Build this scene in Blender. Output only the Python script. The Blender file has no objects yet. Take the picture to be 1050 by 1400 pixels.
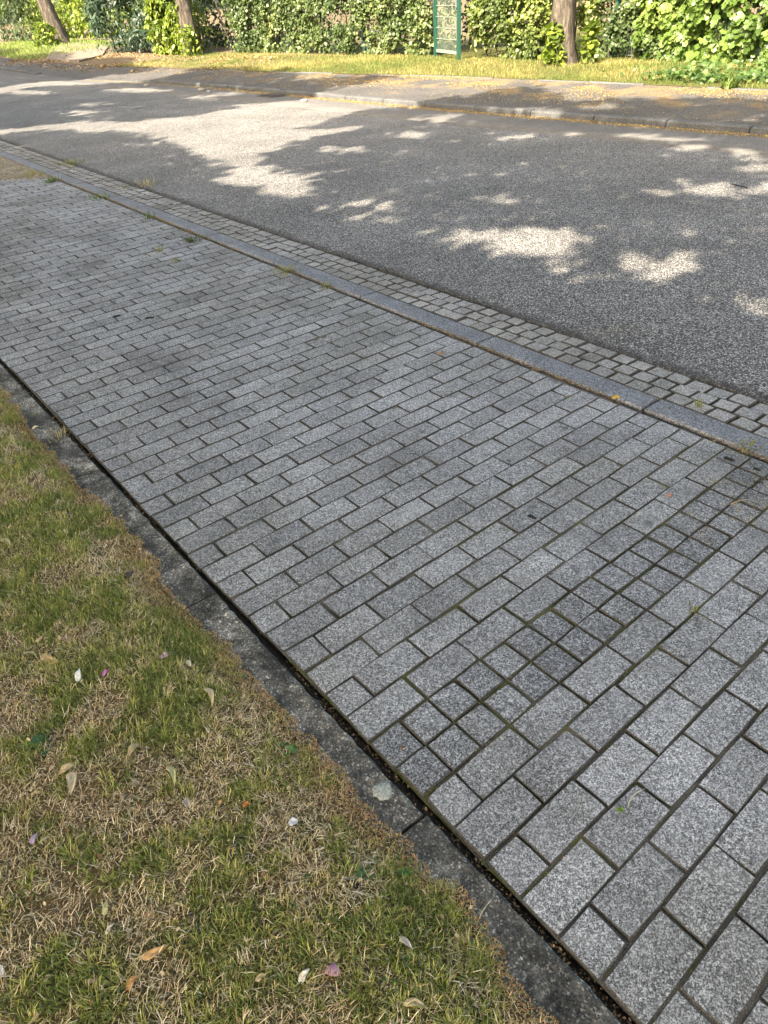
import bpy, math, random
import numpy as np
from mathutils import Matrix, Vector

rng = np.random.default_rng(7)
random.seed(7)
SC = bpy.context.scene
COL = SC.collection

# ------------------------------------------------------------------ camera
F_PX = 999.94
YAW, PITCH, ROLL = 0.636945180, 0.620041761, -0.0629592686
CAM = np.array([-0.618918339, -0.565937493, 1.52143729])
cy, sy = math.cos(YAW), math.sin(YAW)
FWD = np.array([sy*math.cos(PITCH), cy*math.cos(PITCH), -math.sin(PITCH)])
_r = np.array([cy, -sy, 0.0]); _u = np.cross(_r, FWD)
RGT = _r*math.cos(ROLL) + _u*math.sin(ROLL)
UPV = -_r*math.sin(ROLL) + _u*math.cos(ROLL)
cam = bpy.data.cameras.new('camera')
cam.sensor_fit = 'HORIZONTAL'; cam.sensor_width = 36.0
cam.lens = 36.0*F_PX/1050.0
cam.clip_start = 0.05; cam.clip_end = 600
camo = bpy.data.objects.new('camera', cam); COL.objects.link(camo)
camo.matrix_world = Matrix(((RGT[0], UPV[0], -FWD[0], CAM[0]), (RGT[1], UPV[1], -FWD[1], CAM[1]),
                            (RGT[2], UPV[2], -FWD[2], CAM[2]), (0, 0, 0, 1)))
SC.camera = camo

# ------------------------------------------------------------------ sky, sun, exposure
SUN_EL = math.radians(40.0)
TO_SUN_H = np.array([-0.95, -0.31]); TO_SUN_H /= np.linalg.norm(TO_SUN_H)
world = bpy.data.worlds.new('World'); SC.world = world; world.use_nodes = True
wn = world.node_tree.nodes; wl = world.node_tree.links
bg = wn['Background']; bg.inputs['Strength'].default_value = 0.15
sk = wn.new('ShaderNodeTexSky'); sk.sky_type = 'NISHITA'; sk.sun_disc = False
sk.sun_elevation = SUN_EL; sk.sun_rotation = math.atan2(TO_SUN_H[0], TO_SUN_H[1])
sk.air_density = 0.7; sk.dust_density = 4.0; sk.ozone_density = 0.4
tint = wn.new('ShaderNodeMix'); tint.data_type = 'RGBA'; tint.blend_type = 'MULTIPLY'   # the camera's white balance for open shade
tint.inputs[0].default_value = 1.0; tint.inputs[7].default_value = (1.15, 1.05, .835, 1)
wl.new(sk.outputs[0], tint.inputs[6]); wl.new(tint.outputs[2], bg.inputs[0])
sl = bpy.data.lights.new('sun', 'SUN'); sl.energy = 4.6; sl.angle = math.radians(0.53)
sl.color = (1.0, 0.86, 0.67)
so = bpy.data.objects.new('sun', sl); COL.objects.link(so)
TO_SUN = Vector((TO_SUN_H[0]*math.cos(SUN_EL), TO_SUN_H[1]*math.cos(SUN_EL), math.sin(SUN_EL)))
so.rotation_euler = TO_SUN.to_track_quat('Z', 'Y').to_euler()
so.location = (-20, -8, 20)
SC.view_settings.view_transform = 'Standard'; SC.view_settings.look = 'None'
SC.view_settings.gamma = 1.0; SC.view_settings.use_curve_mapping = False
SC.view_settings.exposure = 2.31
SC.render.engine = 'CYCLES'
SC.cycles.max_bounces = 6; SC.cycles.transparent_max_bounces = 4

# ------------------------------------------------------------------ geometry of the place
def ground(px, py, z=0.0):
    "point of the photograph (1050 x 1400) -> place at height z"
    d = FWD + (px-525)/F_PX*RGT - (py-700)/F_PX*UPV
    t = (z-CAM[2])/d[2]
    p = CAM+t*d
    return float(p[0]), float(p[1])

def project(P):
    d = P-CAM; z = d@FWD
    zz = np.where(z > 0.05, z, 0.05)
    return 525+F_PX*(d@RGT)/zz, 700-F_PX*(d@UPV)/zz, z

def ramp(y, pts):
    return np.interp(y, [p[0] for p in pts], [p[1] for p in pts])
FK = [(-30, 9.6), (-4, 8.7), (0, 8.4), (4, 8.08), (6, 7.93), (9, 7.72), (12, 7.64), (15, 7.58), (18.5, 7.3), (22, 6.78), (29, 6.85), (40, 7.0), (80, 8.5)]
VE = [(-30, 11.5), (-2, 10.85), (2, 10.6), (5, 10.45), (8, 10.3), (11, 10.1), (13, 9.7), (16, 9.2), (19, 8.9), (24, 8.2), (29, 8.0), (80, 9.5)]
def kerb_x(y): return ramp(y, FK)
def verge_x(y): return ramp(y, VE)
def smooth(a, b, v):
    t = np.clip((v-a)/(b-a), 0, 1); return t*t*(3-2*t)
def kerb_h(y):   # the far kerb drops to the gutter for a driveway
    return 0.085 - 0.06*smooth(17.5, 19.5, y)*(1-smooth(24, 27, y))
def Z(x, y):
    k = kerb_x(y); v = verge_x(y); h = kerb_h(y)
    z = h + (0.14-h)*smooth(0, 1, (x-k-0.12)/(v-k-0.12))
    z = z + np.where(x > v, 0.06*smooth(0, 2.0, x-v), 0)
    z = z + 0.10*smooth(24, 30, y)*smooth(0.5, 3.5, x-v)
    return z
def far_at(px, py):
    z = 0.12
    for _ in range(8):
        x, y = ground(px, py, z); z = float(Z(np.array(x), np.array(y)))
    return x, y, z

# ------------------------------------------------------------------ helpers
def np_mesh(name, V, quads=None, tris=None, col=None, smooth_shade=False):
    V = np.asarray(V, np.float32)
    me = bpy.data.meshes.new(name)
    nq = 0 if quads is None else len(quads); nt = 0 if tris is None else len(tris)
    me.vertices.add(len(V)); me.vertices.foreach_set('co', V.ravel())
    parts = []
    if nq: parts.append(np.asarray(quads, np.int32).ravel())
    if nt: parts.append(np.asarray(tris, np.int32).ravel())
    li = np.concatenate(parts)
    me.loops.add(len(li)); me.loops.foreach_set('vertex_index', li)
    me.polygons.add(nq+nt)
    st = np.concatenate([np.arange(nq)*4, nq*4+np.arange(nt)*3]).astype(np.int32)
    tot = np.concatenate([np.full(nq, 4), np.full(nt, 3)]).astype(np.int32)
    me.polygons.foreach_set('loop_start', st); me.polygons.foreach_set('loop_total', tot)
    if smooth_shade: me.polygons.foreach_set('use_smooth', np.ones(nq+nt, bool))
    me.update(calc_edges=True); me.validate()
    if col is not None:
        a = me.color_attributes.new('Col', 'FLOAT_COLOR', 'POINT')
        c = np.ones((len(V), 4), np.float32); c[:, :3] = col
        a.data.foreach_set('color', c.ravel())
    return me

def py_mesh(name, verts, faces, sm=False):
    me = bpy.data.meshes.new(name); me.from_pydata([tuple(v) for v in verts], [], faces); me.update()
    if sm:
        for p in me.polygons: p.use_smooth = True
    return me

def put(name, me, mat=None, parent=None, loc=None, rot=None, **props):
    o = bpy.data.objects.new(name, me); COL.objects.link(o)
    if mat is not None and me is not None and len(me.materials) == 0: me.materials.append(mat)
    if parent is not None: o.parent = parent
    if loc is not None: o.location = loc
    if rot is not None: o.rotation_euler = rot
    for k, v in props.items(): o[k] = v
    return o
def thing(name, label, cat, loc=(0, 0, 0), rz=0, group=None, me=None, mat=None):
    o = put(name, me, mat, None, loc, (0, 0, rz), label=label, category=cat)
    if group: o['group'] = group
    return o
def struct(name, me=None, mat=None, loc=None):
    return put(name, me, mat, None, loc, kind='structure')

def grid(xs, ys, zf):
    X, Y = np.meshgrid(xs, ys, indexing='xy'); Zv = zf(X, Y)
    V = np.stack([X, Y, Zv], -1).reshape(-1, 3)
    nx, ny = len(xs), len(ys)
    i = (np.arange(ny-1)[:, None]*nx+np.arange(nx-1)[None, :]).ravel()
    return V, np.stack([i, i+1, i+1+nx, i+nx], 1)

def vnoise(x, y, s, seed=0):
    "smooth value noise in 0..1"
    x = np.asarray(x, float)*s; y = np.asarray(y, float)*s
    xi = np.floor(x).astype(np.int64); yi = np.floor(y).astype(np.int64)
    fx = x-xi; fy = y-yi; fx = fx*fx*(3-2*fx); fy = fy*fy*(3-2*fy)
    def h(a, b):
        n = (a*374761393 + b*668265263 + seed*1442695041) & 0x7fffffff
        n = ((n ^ (n >> 13))*1274126177) & 0x7fffffff
        return ((n ^ (n >> 16)) & 0xffff)/65535.0
    return (h(xi, yi)*(1-fx)+h(xi+1, yi)*fx)*(1-fy)+(h(xi, yi+1)*(1-fx)+h(xi+1, yi+1)*fx)*fy
def fbm(x, y, s, seed=0, o=3):
    v = 0; a = 1; t = 0
    for k in range(o):
        v = v+a*vnoise(x, y, s*2**k, seed+k); t += a; a *= .55
    return v/t

# ------------------------------------------------------------------ materials
class NT:
    def __init__(s, name, rough=0.8, spec=0.3):
        s.m = bpy.data.materials.new(name); s.m.use_nodes = True
        s.t = s.m.node_tree; s.n = s.t.nodes; s.l = s.t.links
        s.p = s.n['Principled BSDF']; s.p.inputs['Roughness'].default_value = rough
        s.p.inputs['Specular IOR Level'].default_value = spec
        s.pos = s.n.new('ShaderNodeNewGeometry')
        s.P = s.pos.outputs['Position']
    def node(s, t, **k):
        n = s.n.new(t)
        for a, b in k.items(): setattr(n, a, b)
        return n
    def put(s, sock, v):
        if isinstance(v, bpy.types.NodeSocket): s.l.new(v, sock)
        elif isinstance(v, (tuple, list)) and len(v) == 3 and sock.type == 'RGBA': sock.default_value = (*v, 1)
        else: sock.default_value = v
    def noise(s, scale, detail=3, rough=.55, vec=None, dist=0.0, out='Fac'):
        n = s.node('ShaderNodeTexNoise'); n.inputs['Scale'].default_value = scale
        n.inputs['Detail'].default_value = detail; n.inputs['Roughness'].default_value = rough
        n.inputs['Distortion'].default_value = dist
        s.l.new(vec or s.P, n.inputs['Vector']); return n.outputs[out]
    def vor(s, scale, out='Color', vec=None, feature='F1'):
        n = s.node('ShaderNodeTexVoronoi', feature=feature); n.inputs['Scale'].default_value = scale
        s.l.new(vec or s.P, n.inputs['Vector']); return n.outputs[out]
    def rmp(s, fac, stops, interp='LINEAR'):
        n = s.node('ShaderNodeValToRGB'); e = n.color_ramp; e.interpolation = interp
        while len(e.elements) < len(stops): e.elements.new(0.5)
        for el, (p, c) in zip(e.elements, stops):
            el.position = p; el.color = (c, c, c, 1) if not isinstance(c, (tuple, list)) else (*c, 1)
        s.l.new(fac, n.inputs[0]); return n.outputs['Color']
    def mix(s, a, b, f, mode='MIX'):
        n = s.node('ShaderNodeMix', data_type='RGBA', blend_type=mode)
        s.put(n.inputs[0], f); s.put(n.inputs[6], a); s.put(n.inputs[7], b); return n.outputs[2]
    def math(s, op, a, b=0.0, clamp=False):
        n = s.node('ShaderNodeMath', operation=op); n.use_clamp = clamp
        s.put(n.inputs[0], a); s.put(n.inputs[1], b); return n.outputs[0]
    def sep(s, col):
        n = s.node('ShaderNodeSeparateColor'); s.l.new(col, n.inputs[0]); return n.outputs
    def xyz(s):
        n = s.node('ShaderNodeSeparateXYZ'); s.l.new(s.P, n.inputs[0]); return n.outputs
    def base(s, c): s.put(s.p.inputs['Base Color'], c)
    def rough(s, r): s.put(s.p.inputs['Roughness'], r)
    def bump(s, h, strength=.4, dist=.002):
        n = s.node('ShaderNodeBump'); n.inputs['Strength'].default_value = strength
        n.inputs['Distance'].default_value = dist
        s.l.new(h, n.inputs['Height'])
        s.l.new(n.outputs[0], s.p.inputs['Normal']); return n

def rnd_tone(k):
    oi = k.node('ShaderNodeObjectInfo')
    return k.math('FRACT', k.math('ADD', oi.outputs['Random'], k.pos.outputs['Random Per Island']))

def mat_paver(name, lo, hi, tint=(1, 1, 1), grain=340, dark=1.0, worn=.5):
    k = NT(name, .95, .1)
    g = k.sep(k.vor(grain))[0]
    g2 = k.sep(k.vor(grain*.42))[1]
    g = k.math('ADD', k.math('MULTIPLY', g, .68), k.math('MULTIPLY', g2, .32))
    agg = k.rmp(g, [(.12, lo*.7), (.42, lo*1.7), (.60, (lo+hi)*.55), (.78, hi*1.05), (.95, hi*1.5)])
    fine = k.rmp(k.noise(900, 2), [(.3, .72), (.7, 1.25)])
    c = k.mix(agg, fine, 1.0, 'MULTIPLY')
    # worn skin of pale cement left on some places
    wear = k.rmp(k.noise(9, 4, .6), [(.44, 0.0), (.62, 1.0)])
    c = k.mix(c, ((lo+hi)*.56,)*3, k.math('MULTIPLY', wear, .38*worn))
    dirt = k.rmp(k.noise(2.6, 6, .66), [(.32, .66), (.46, .93), (.6, 1.07), (.74, 1.2)])
    c = k.mix(c, dirt, 1.0, 'MULTIPLY')
    film = k.rmp(k.noise(.9, 3, .55, dist=.8), [(.40, 0.0), (.58, 1.0)])
    c = k.mix(c, (.80, .79, .74), k.math('MULTIPLY', film, .75), 'MULTIPLY')
    drip = k.rmp(k.noise(13, 2, .4), [(.70, 1.0), (.735, .62)])
    c = k.mix(c, drip, 1.0, 'MULTIPLY')
    spot = k.rmp(k.noise(26, 3, .6), [(.28, .60), (.40, 1.0)])
    c = k.mix(c, spot, 0.8, 'MULTIPLY')
    t = rnd_tone(k)
    tone = k.rmp(t, [(0, (.86*dark, .86*dark, .865*dark)), (.35, (.97*dark, .965*dark, .955*dark)), (.7, (1.03*dark, 1.03*dark, 1.03*dark)), (1, (1.15*dark, 1.145*dark, 1.13*dark))])
    c = k.mix(c, tone, 1.0, 'MULTIPLY')
    c = k.mix(c, tint, 1.0, 'MULTIPLY')
    moss = k.rmp(k.noise(5.5, 5, .68), [(.60, 0.0), (.75, 1.0)])
    c = k.mix(c, (.11, .115, .05), k.math('MULTIPLY', moss, .28))
    k.base(c)
    k.rough(.95)
    k.bump(k.math('ADD', g, k.math('MULTIPLY', k.noise(120, 2), .8)), .55, .0016)
    return k.m
M_PAVER = mat_paver('exposed_aggregate_paver', .112, .51, (1.0, 1.0, 1.005), 430)
M_PAVER_DARK = mat_paver('dark_aggregate_paver', .095, .48, (.98, .99, 1.01), 400, .86, .2)
M_SETT = mat_paver('gutter_sett_concrete', .13, .46, (1.02, 1.0, .96), 420, 1.0, .7)

def mat_kerb(name, a, b, tint):
    k = NT(name, .85, .25)
    g = k.math('ADD', k.math('MULTIPLY', k.sep(k.vor(400))[0], .6), k.math('MULTIPLY', k.sep(k.vor(190))[1], .4))
    c = k.rmp(g, [(.15, a*.45), (.5, (a+b)*.5), (.72, b*1.05), (.9, b*1.7)])
    c = k.mix(c, k.rmp(k.noise(6, 5, .65), [(.3, .72), (.7, 1.15)]), 1.0, 'MULTIPLY')
    c = k.mix(c, k.rmp(k.noise(60, 3, .6), [(.3, .75), (.5, 1.0)]), .7, 'MULTIPLY')
    c = k.mix(c, tint, 1.0, 'MULTIPLY')
    k.base(c); k.bump(k.math('ADD', g, k.noise(90, 3)), .4, .0015)
    return k.m
M_KERB = mat_kerb('granite_kerb', .12, .27, (.96, .99, 1.06))
M_KERB_FAR = mat_kerb('far_kerb_concrete', .065, .14, (.97, 1.0, 1.04))

k = NT('weathered_edging_concrete', .92, .2)
n1 = k.noise(7, 6, .68, dist=.4); n2 = k.noise(30, 5, .7); n3 = k.noise(240, 2)
c = k.rmp(n1, [(.34, (.045, .046, .045)), (.48, (.092, .092, .087)), (.57, (.175, .172, .160)), (.68, (.30, .295, .27))])
c = k.mix(c, k.rmp(n2, [(.33, .5), (.5, 1.0), (.68, 1.55)]), 1.0, 'MULTIPLY')
c = k.mix(c, k.rmp(n3, [(.3, .6), (.7, 1.35)]), .9, 'MULTIPLY')
gr = k.sep(k.vor(260))[1]
c = k.mix(c, k.rmp(gr, [(0, .55), (.7, 1.1), (.88, 1.5), (.97, 3.6)]), .8, 'MULTIPLY')
c = k.mix(c, (1.10, 1.03, .93), 1.0, 'MULTIPLY')
c = k.mix(c, (.19, .175, .10), k.math('MULTIPLY', k.rmp(k.noise(11, 5, .7), [(.57, 0.0), (.70, 1.0)]), .35))
k.base(c); k.bump(k.math('ADD', n2, k.math('MULTIPLY', n3, .6)), .8, .004)
M_EDGING = k.m

k = NT('joint_sand_and_moss', .97, .1)
n1 = k.noise(420, 3, .6); mo = k.noise(6.5, 5, .7)
c = k.rmp(n1, [(.3, (.045, .040, .034)), (.55, (.14, .125, .104)), (.75, (.30, .27, .225))])
x, y, _ = k.xyz()
band = k.math('MULTIPLY', k.math('SUBTRACT', 1.0, k.math('MULTIPLY', k.math('ABSOLUTE', k.math('SUBTRACT', y, .42)), 1.4), True), .16)
mm = k.rmp(k.math('ADD', mo, band), [(.54, 0.0), (.66, 1.0)])
mc = k.rmp(k.noise(300, 3, .6), [(.3, (.05, .058, .012)), (.65, (.15, .155, .032))])
k.base(k.mix(c, mc, k.math('MULTIPLY', mm, .75))); k.bump(n1, .8, .003)
M_JOINT = k.m
k = NT('dark_brick_side', .97, .1)
n1 = k.noise(260, 3, .6); k.base(k.rmp(n1, [(.3, (.035, .032, .028)), (.55, (.09, .083, .073)), (.8, (.22, .21, .185))])); k.bump(n1, .6, .002)  # sides and arris darker than the top, so the joints read dark
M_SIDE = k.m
k = NT('dark_gap_soil', .98, .1)
n1 = k.noise(300, 4, .65); k.base(k.rmp(n1, [(.3, (.018, .015, .012)), (.6, (.05, .042, .033)), (.78, (.12, .10, .08))])); k.bump(n1, 1.0, .004)
M_GAP = k.m

def mat_asphalt(name, cols, scale, tint, macro=.25, chip=.5):
    k = NT(name, .9, .25)
    v = k.vor(scale); s3 = k.sep(v)
    c = k.rmp(s3[0], cols)
    v2 = k.sep(k.vor(scale*2.3))[0]
    c = k.mix(c, k.rmp(v2, [(0, .6), (.6, 1.0), (1, 1.5)]), .8, 'MULTIPLY')
    d = k.vor(scale, 'Distance')
    c = k.mix(c, k.rmp(d, [(.25, 1.0), (.75, .45)]), .7, 'MULTIPLY')
    c = k.mix(c, k.rmp(k.noise(1.1, 5, .6), [(.3, 1-macro), (.7, 1+macro*.7)]), 1.0, 'MULTIPLY')
    c = k.mix(c, k.rmp(k.noise(14, 4, .6), [(.3, .86), (.7, 1.1)]), 1.0, 'MULTIPLY')
    c = k.mix(c, tint, 1.0, 'MULTIPLY')
    return k, c, k.math('SUBTRACT', s3[1], d)
k, c, h = mat_asphalt('road_asphalt', [(0, .035), (.35, .10), (.65, .21), (.86, .42), (1, .70)], 165, (1.0, .985, .96))
# yellow dust of dry blossom lying on the road in places
ym = k.rmp(k.noise(.9, 4, .6), [(.62, 0.0), (.74, 1.0)])
yd = k.rmp(k.noise(60, 3, .7), [(.45, 0.0), (.6, 1.0)])
c = k.mix(c, (.30, .24, .10), k.math('MULTIPLY', k.math('MULTIPLY', ym, yd), .45))
x, y, _ = k.xyz()   # bitumen band painted along the ragged edge of the overlay
eb = k.math('SUBTRACT', 1.0, k.math('MULTIPLY', k.math('SUBTRACT', k.math('ADD', x, k.math('MULTIPLY', k.noise(9, 4, .6), -.09)), 2.325), 18.0), True)
c = k.mix(c, (.035, .035, .036), k.math('MULTIPLY', eb, .72))
k.base(c); k.bump(h, .7, .004); M_ROAD = k.m
k, c, h = mat_asphalt('fine_gutter_asphalt', [(0, .09), (.5, .15), (.9, .22), (1, .30)], 190, (1.0, .985, .97), .15)
k.base(c); k.bump(h, .4, .002); M_ROAD_FINE = k.m
k, c, h = mat_asphalt('pavement_asphalt', [(0, .04), (.4, .08), (.75, .125), (1, .28)], 150, (1.0, .97, .95), .22)
x, y, _ = k.xyz()
# blossom litter gathers against the verge edging
n = k.math('SUBTRACT', k.noise(1.6, 5, .65), k.math('MULTIPLY', k.math('SUBTRACT', 9.7, x), .085))
pm = k.rmp(n, [(.47, 0.0), (.60, 1.0)])
fl = k.rmp(k.noise(42, 3, .7), [(.40, 0.0), (.58, 1.0)])
pc = k.rmp(k.noise(90, 2), [(.3, (.17, .115, .055)), (.6, (.32, .22, .085)), (.8, (.38, .29, .14))])
c = k.mix(c, pc, k.math('MULTIPLY', k.math('MULTIPLY', pm, fl), .85))
k.base(c); k.bump(h, .5, .003); M_PAVEMENT = k.m

k = NT('lawn_soil', .98, .05)
n1 = k.noise(160, 4, .65); n2 = k.noise(9, 4, .6)
c = k.rmp(n1, [(.3, (.045, .036, .025)), (.55, (.16, .125, .082)), (.75, (.38, .30, .20))])
c = k.mix(c, k.rmp(n2, [(.35, (.75, .85, .6)), (.65, (1.25, 1.1, .95))]), 1.0, 'MULTIPLY')
k.base(c); k.bump(n1, 1.0, .006); M_SOIL = k.m

k = NT('verge_earth', .98, .05)
n1 = k.noise(30, 5, .68); n2 = k.noise(.8, 4, .6)
dirt = k.rmp(n1, [(.3, (.085, .068, .048)), (.55, (.18, .145, .10)), (.75, (.34, .28, .20))])
grs = k.rmp(n1, [(.3, (.05, .055, .02)), (.55, (.115, .115, .042)), (.75, (.22, .20, .09))])
x, y, _ = k.xyz()
f = k.math('ADD', k.math('MULTIPLY', k.math('SUBTRACT', 20.5, y), .25), k.math('SUBTRACT', n2, .5), True)
c = k.mix(dirt, grs, f)
k.base(c); k.bump(n1, 1.0, .03); M_VERGE = k.m
k = NT('bare_ground', .98, .05)
n1 = k.noise(9, 6, .7); c = k.rmp(n1, [(.3, (.07, .055, .035)), (.6, (.16, .125, .08)), (.8, (.24, .19, .12))])
k.base(c); M_GROUND = k.m
k = NT('sandy_gravel', .95, .1)
n1 = k.sep(k.vor(70))[0]; c = k.rmp(n1, [(0, (.12, .10, .07)), (.6, (.24, .20, .14)), (1, (.44, .38, .28))])
c = k.mix(c, k.rmp(k.noise(5, 4, .6), [(.3, .75), (.7, 1.2)]), 1.0, 'MULTIPLY')
k.base(c); k.bump(n1, .8, .006); M_GRAVEL = k.m
k = NT('pale_drive_concrete', .9, .2)
c = k.rmp(k.noise(8, 5, .65), [(.3, (.12, .10, .08)), (.7, (.22, .19, .155))]); k.base(c); M_DRIVE = k.m

def mat_leaf(name, trans=.35, rough=.45, spec=.4, tcol=(1.35, 1.5, .55)):
    k = NT(name, rough, spec)
    a = k.node('ShaderNodeAttribute', attribute_name='Col').outputs['Color']
    v = k.rmp(k.pos.outputs['Random Per Island'], [(0, .72), (1, 1.3)])
    c = k.mix(a, v, 1.0, 'MULTIPLY')
    k.base(c)
    t = k.node('ShaderNodeBsdfTranslucent'); k.l.new(k.mix(c, tcol, 1.0, 'MULTIPLY'), t.inputs[0])
    m = k.node('ShaderNodeMixShader'); m.inputs[0].default_value = trans
    k.l.new(k.p.outputs[0], m.inputs[1]); k.l.new(t.outputs[0], m.inputs[2])
    k.l.new(m.outputs[0], k.n['Material Output'].inputs[0]); return k.m
M_LEAF = mat_leaf('foliage', .30, .42, .42)
M_GRASS = mat_leaf('grass_blades', .30, .6, .25, (1.2, 1.3, .6))
M_DRY = mat_leaf('dry_litter', .15, .8, .15, (1, .9, .7))

k = NT('bark', .95, .1)
mp = k.node('ShaderNodeMapping'); mp.inputs['Scale'].default_value = (1, 1, .22); k.l.new(k.P, mp.inputs[0])
n1 = k.noise(16, 5, .68, vec=mp.outputs[0], dist=.5); n2 = k.noise(70, 3)
c = k.rmp(n1, [(.32, (.028, .025, .021)), (.5, (.078, .068, .057)), (.7, (.16, .142, .12))])
c = k.mix(c, k.rmp(n2, [(.3, .75), (.7, 1.2)]), 1.0, 'MULTIPLY')
k.base(c); k.bump(n1, 1.0, .04); M_BARK = k.m
def plain(name, c, rough=.6, spec=.4, metal=0, var=.2, sc=40):
    k = NT(name, rough, spec); k.p.inputs['Metallic'].default_value = metal
    k.base(k.mix(c, k.rmp(k.noise(sc, 4), [(.3, 1-var), (.7, 1+var)]), 1.0, 'MULTIPLY')); return k.m
M_GREENPAINT = plain('green_gate_paint', (.010, .058, .042), .55, .5)
M_WIRE = plain('pale_galvanised_green_wire', (.16, .21, .17), .6, .3)
M_STEEL = plain('galvanised_steel', (.45, .46, .46), .4, .5, .8)
M_IRON = plain('cast_iron', (.06, .055, .05), .7, .4)
M_BLACK = plain('charred_scrap', (.018, .018, .02), .8, .3)
M_TWIG = plain('grey_brown_twig', (.085, .07, .06), .9, .2, 0, .4, 200)
M_LICHEN = None
k = NT('crustose_lichen', .95, .1)
n1 = k.noise(230, 4, .65); c = k.rmp(n1, [(.36, (.20, .21, .18)), (.50, (.40, .41, .35)), (.65, (.52, .52, .45))])
k.base(c); k.bump(n1, .8, .003); M_LICHEN = k.m
M_STONE = plain('pale_pebble', (.27, .25, .22), .9, .2, 0, .3, 60)

# ------------------------------------------------------------------ the ground
V, Q = grid(np.linspace(-120, 140, 14), np.linspace(-120, 160, 14), lambda X, Y: 0*X-0.16)
struct('ground', np_mesh('ground', V, Q), M_GROUND)

SKEW = 0.039
ROWP = 0.1004
# ---- brick path
V, Q = grid(np.linspace(0.006, 1.918, 64), np.linspace(-1.4, 9.4, 380), lambda X, Y: np.minimum(-0.0062+0.016*(fbm(X, Y, 9, 3)-.5)+.006*(fbm(X, Y, 60, 4)-.5), -.0012))
path = struct('path', np_mesh('path', V, Q), M_JOINT)
def brick_mesh(name, L, W, H=.055, seed=0, sk=SKEW, ch=.0023, jit=.0009):
    "a cast block: worn, slightly chipped top outline, narrow dark arris, plain sides"
    r = random.Random(seed); hx, hy = L/2, W/2
    tx = r.uniform(-.25, .25); ty = r.uniform(-.25, .25)
    out = [(-1, -1), (tx, -1), (1, -1), (1, ty), (1, 1), (-tx, 1), (-1, 1), (-1, -ty)]
    chip = [r.choice((0, 0, 0, .6, 1.0, 2.2)) if i % 2 == 0 else r.uniform(0, .35) for i in range(8)]
    def ring(inset, z, j):
        v = []
        for i, (a, b) in enumerate(out):
            k_ = inset+(chip[i]*.0016 if j else 0)
            v.append((a*hx-(math.copysign(k_, a) if abs(a) == 1 else 0)+r.uniform(-j, j), b*hy-(math.copysign(k_, b) if abs(b) == 1 else 0)+r.uniform(-j, j), z))
        return v
    vs = ring(0, -H, 0)+ring(0, -ch*1.3, jit*.6)+ring(ch, 0, jit)
    vs = [(a, b+sk*a, c) for a, b, c in vs]
    fs = [tuple(range(16, 24))]
    for lv in (0, 8):
        for i in range(8):
            j = (i+1) % 8; fs.append((lv+i, lv+j, lv+8+j, lv+8+i))
    return py_mesh(name, vs, fs)
GAP = .0038
FULL = [brick_mesh('brick', .2-GAP, ROWP-GAP, seed=i) for i in range(12)]
HALF = [brick_mesh('half_brick', .1-GAP, ROWP-GAP, seed=20+i) for i in range(8)]
DARK = [brick_mesh('dark_half_brick', .1-GAP*1.1, ROWP-GAP*1.1, seed=40+i, ch=.003, jit=.0014) for i in range(8)]
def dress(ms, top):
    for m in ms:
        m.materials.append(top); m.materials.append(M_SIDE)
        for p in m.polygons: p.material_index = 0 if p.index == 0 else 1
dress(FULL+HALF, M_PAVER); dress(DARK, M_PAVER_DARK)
ED = np.array([(3.62, -.001), (3.4, .004), (2.9, .008), (2.2, .002), (1.6, -.002), (1.2, -.004), (.7, .004), (.4, .002), (0, .005), (-.3, .004)])[::-1]
cells = []
for j in range(-9, 92):
    yc = (j+.5)*ROWP
    x0 = float(np.interp(yc, ED[:, 0], ED[:, 1]))+.004
    if j in (2, 3): segs = [(x0+.1*i, .1, 2) for i in range(19)]
    elif j % 2: segs = [(x0, .1, 1)]+[(x0+.1+.2*i, .2, 0) for i in range(9)]
    else: segs = [(x0+.2*i, .2, 0) for i in range(9)]+[(x0+1.8, .1, 1)]
    for xs, L, kd in segs:
        xc = xs+L/2; y_ = yc+SKEW*xc
        if y_ > 9.0-.24*(xc-1.4)+.16*math.sin(xc*9+1): continue
        cells.append((xc, y_, L, kd))
C = np.array([(a, b, 0) for a, b, _, _ in cells])
px, py, dz = project(C)
infr = (dz > .1) & (px > -40) & (px < 1090) & (py > -20) & (py < 1450)
area = np.where(infr, 1/np.maximum(dz, .1)**3*np.array([c_[2] for c_ in cells]), 0)
order = np.argsort(-area)
def brick_matrix(xc, yc):
    return (Matrix.Translation((xc+random.gauss(0, .0014), yc+random.gauss(0, .0014), random.gauss(0, .0006))) @
            Matrix.Rotation(random.gauss(0, .005), 4, 'Z') @ Matrix.Rotation(random.gauss(0, .0028), 4, 'X') @ Matrix.Rotation(random.gauss(0, .002), 4, 'Y'))
rest = []
for rank, i in enumerate(order):
    xc, yc, L, kd = cells[i]
    me = random.choice((FULL, HALF, DARK)[kd]); mw = brick_matrix(xc, yc)
    if rank < 300 and infr[i]:
        o = put('brick', me, None, path); o.matrix_local = mw
        if kd == 2: o['label'] = 'dark square brick with coarse grain and mossy joints'
    else: rest.append((me, mw))
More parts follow.
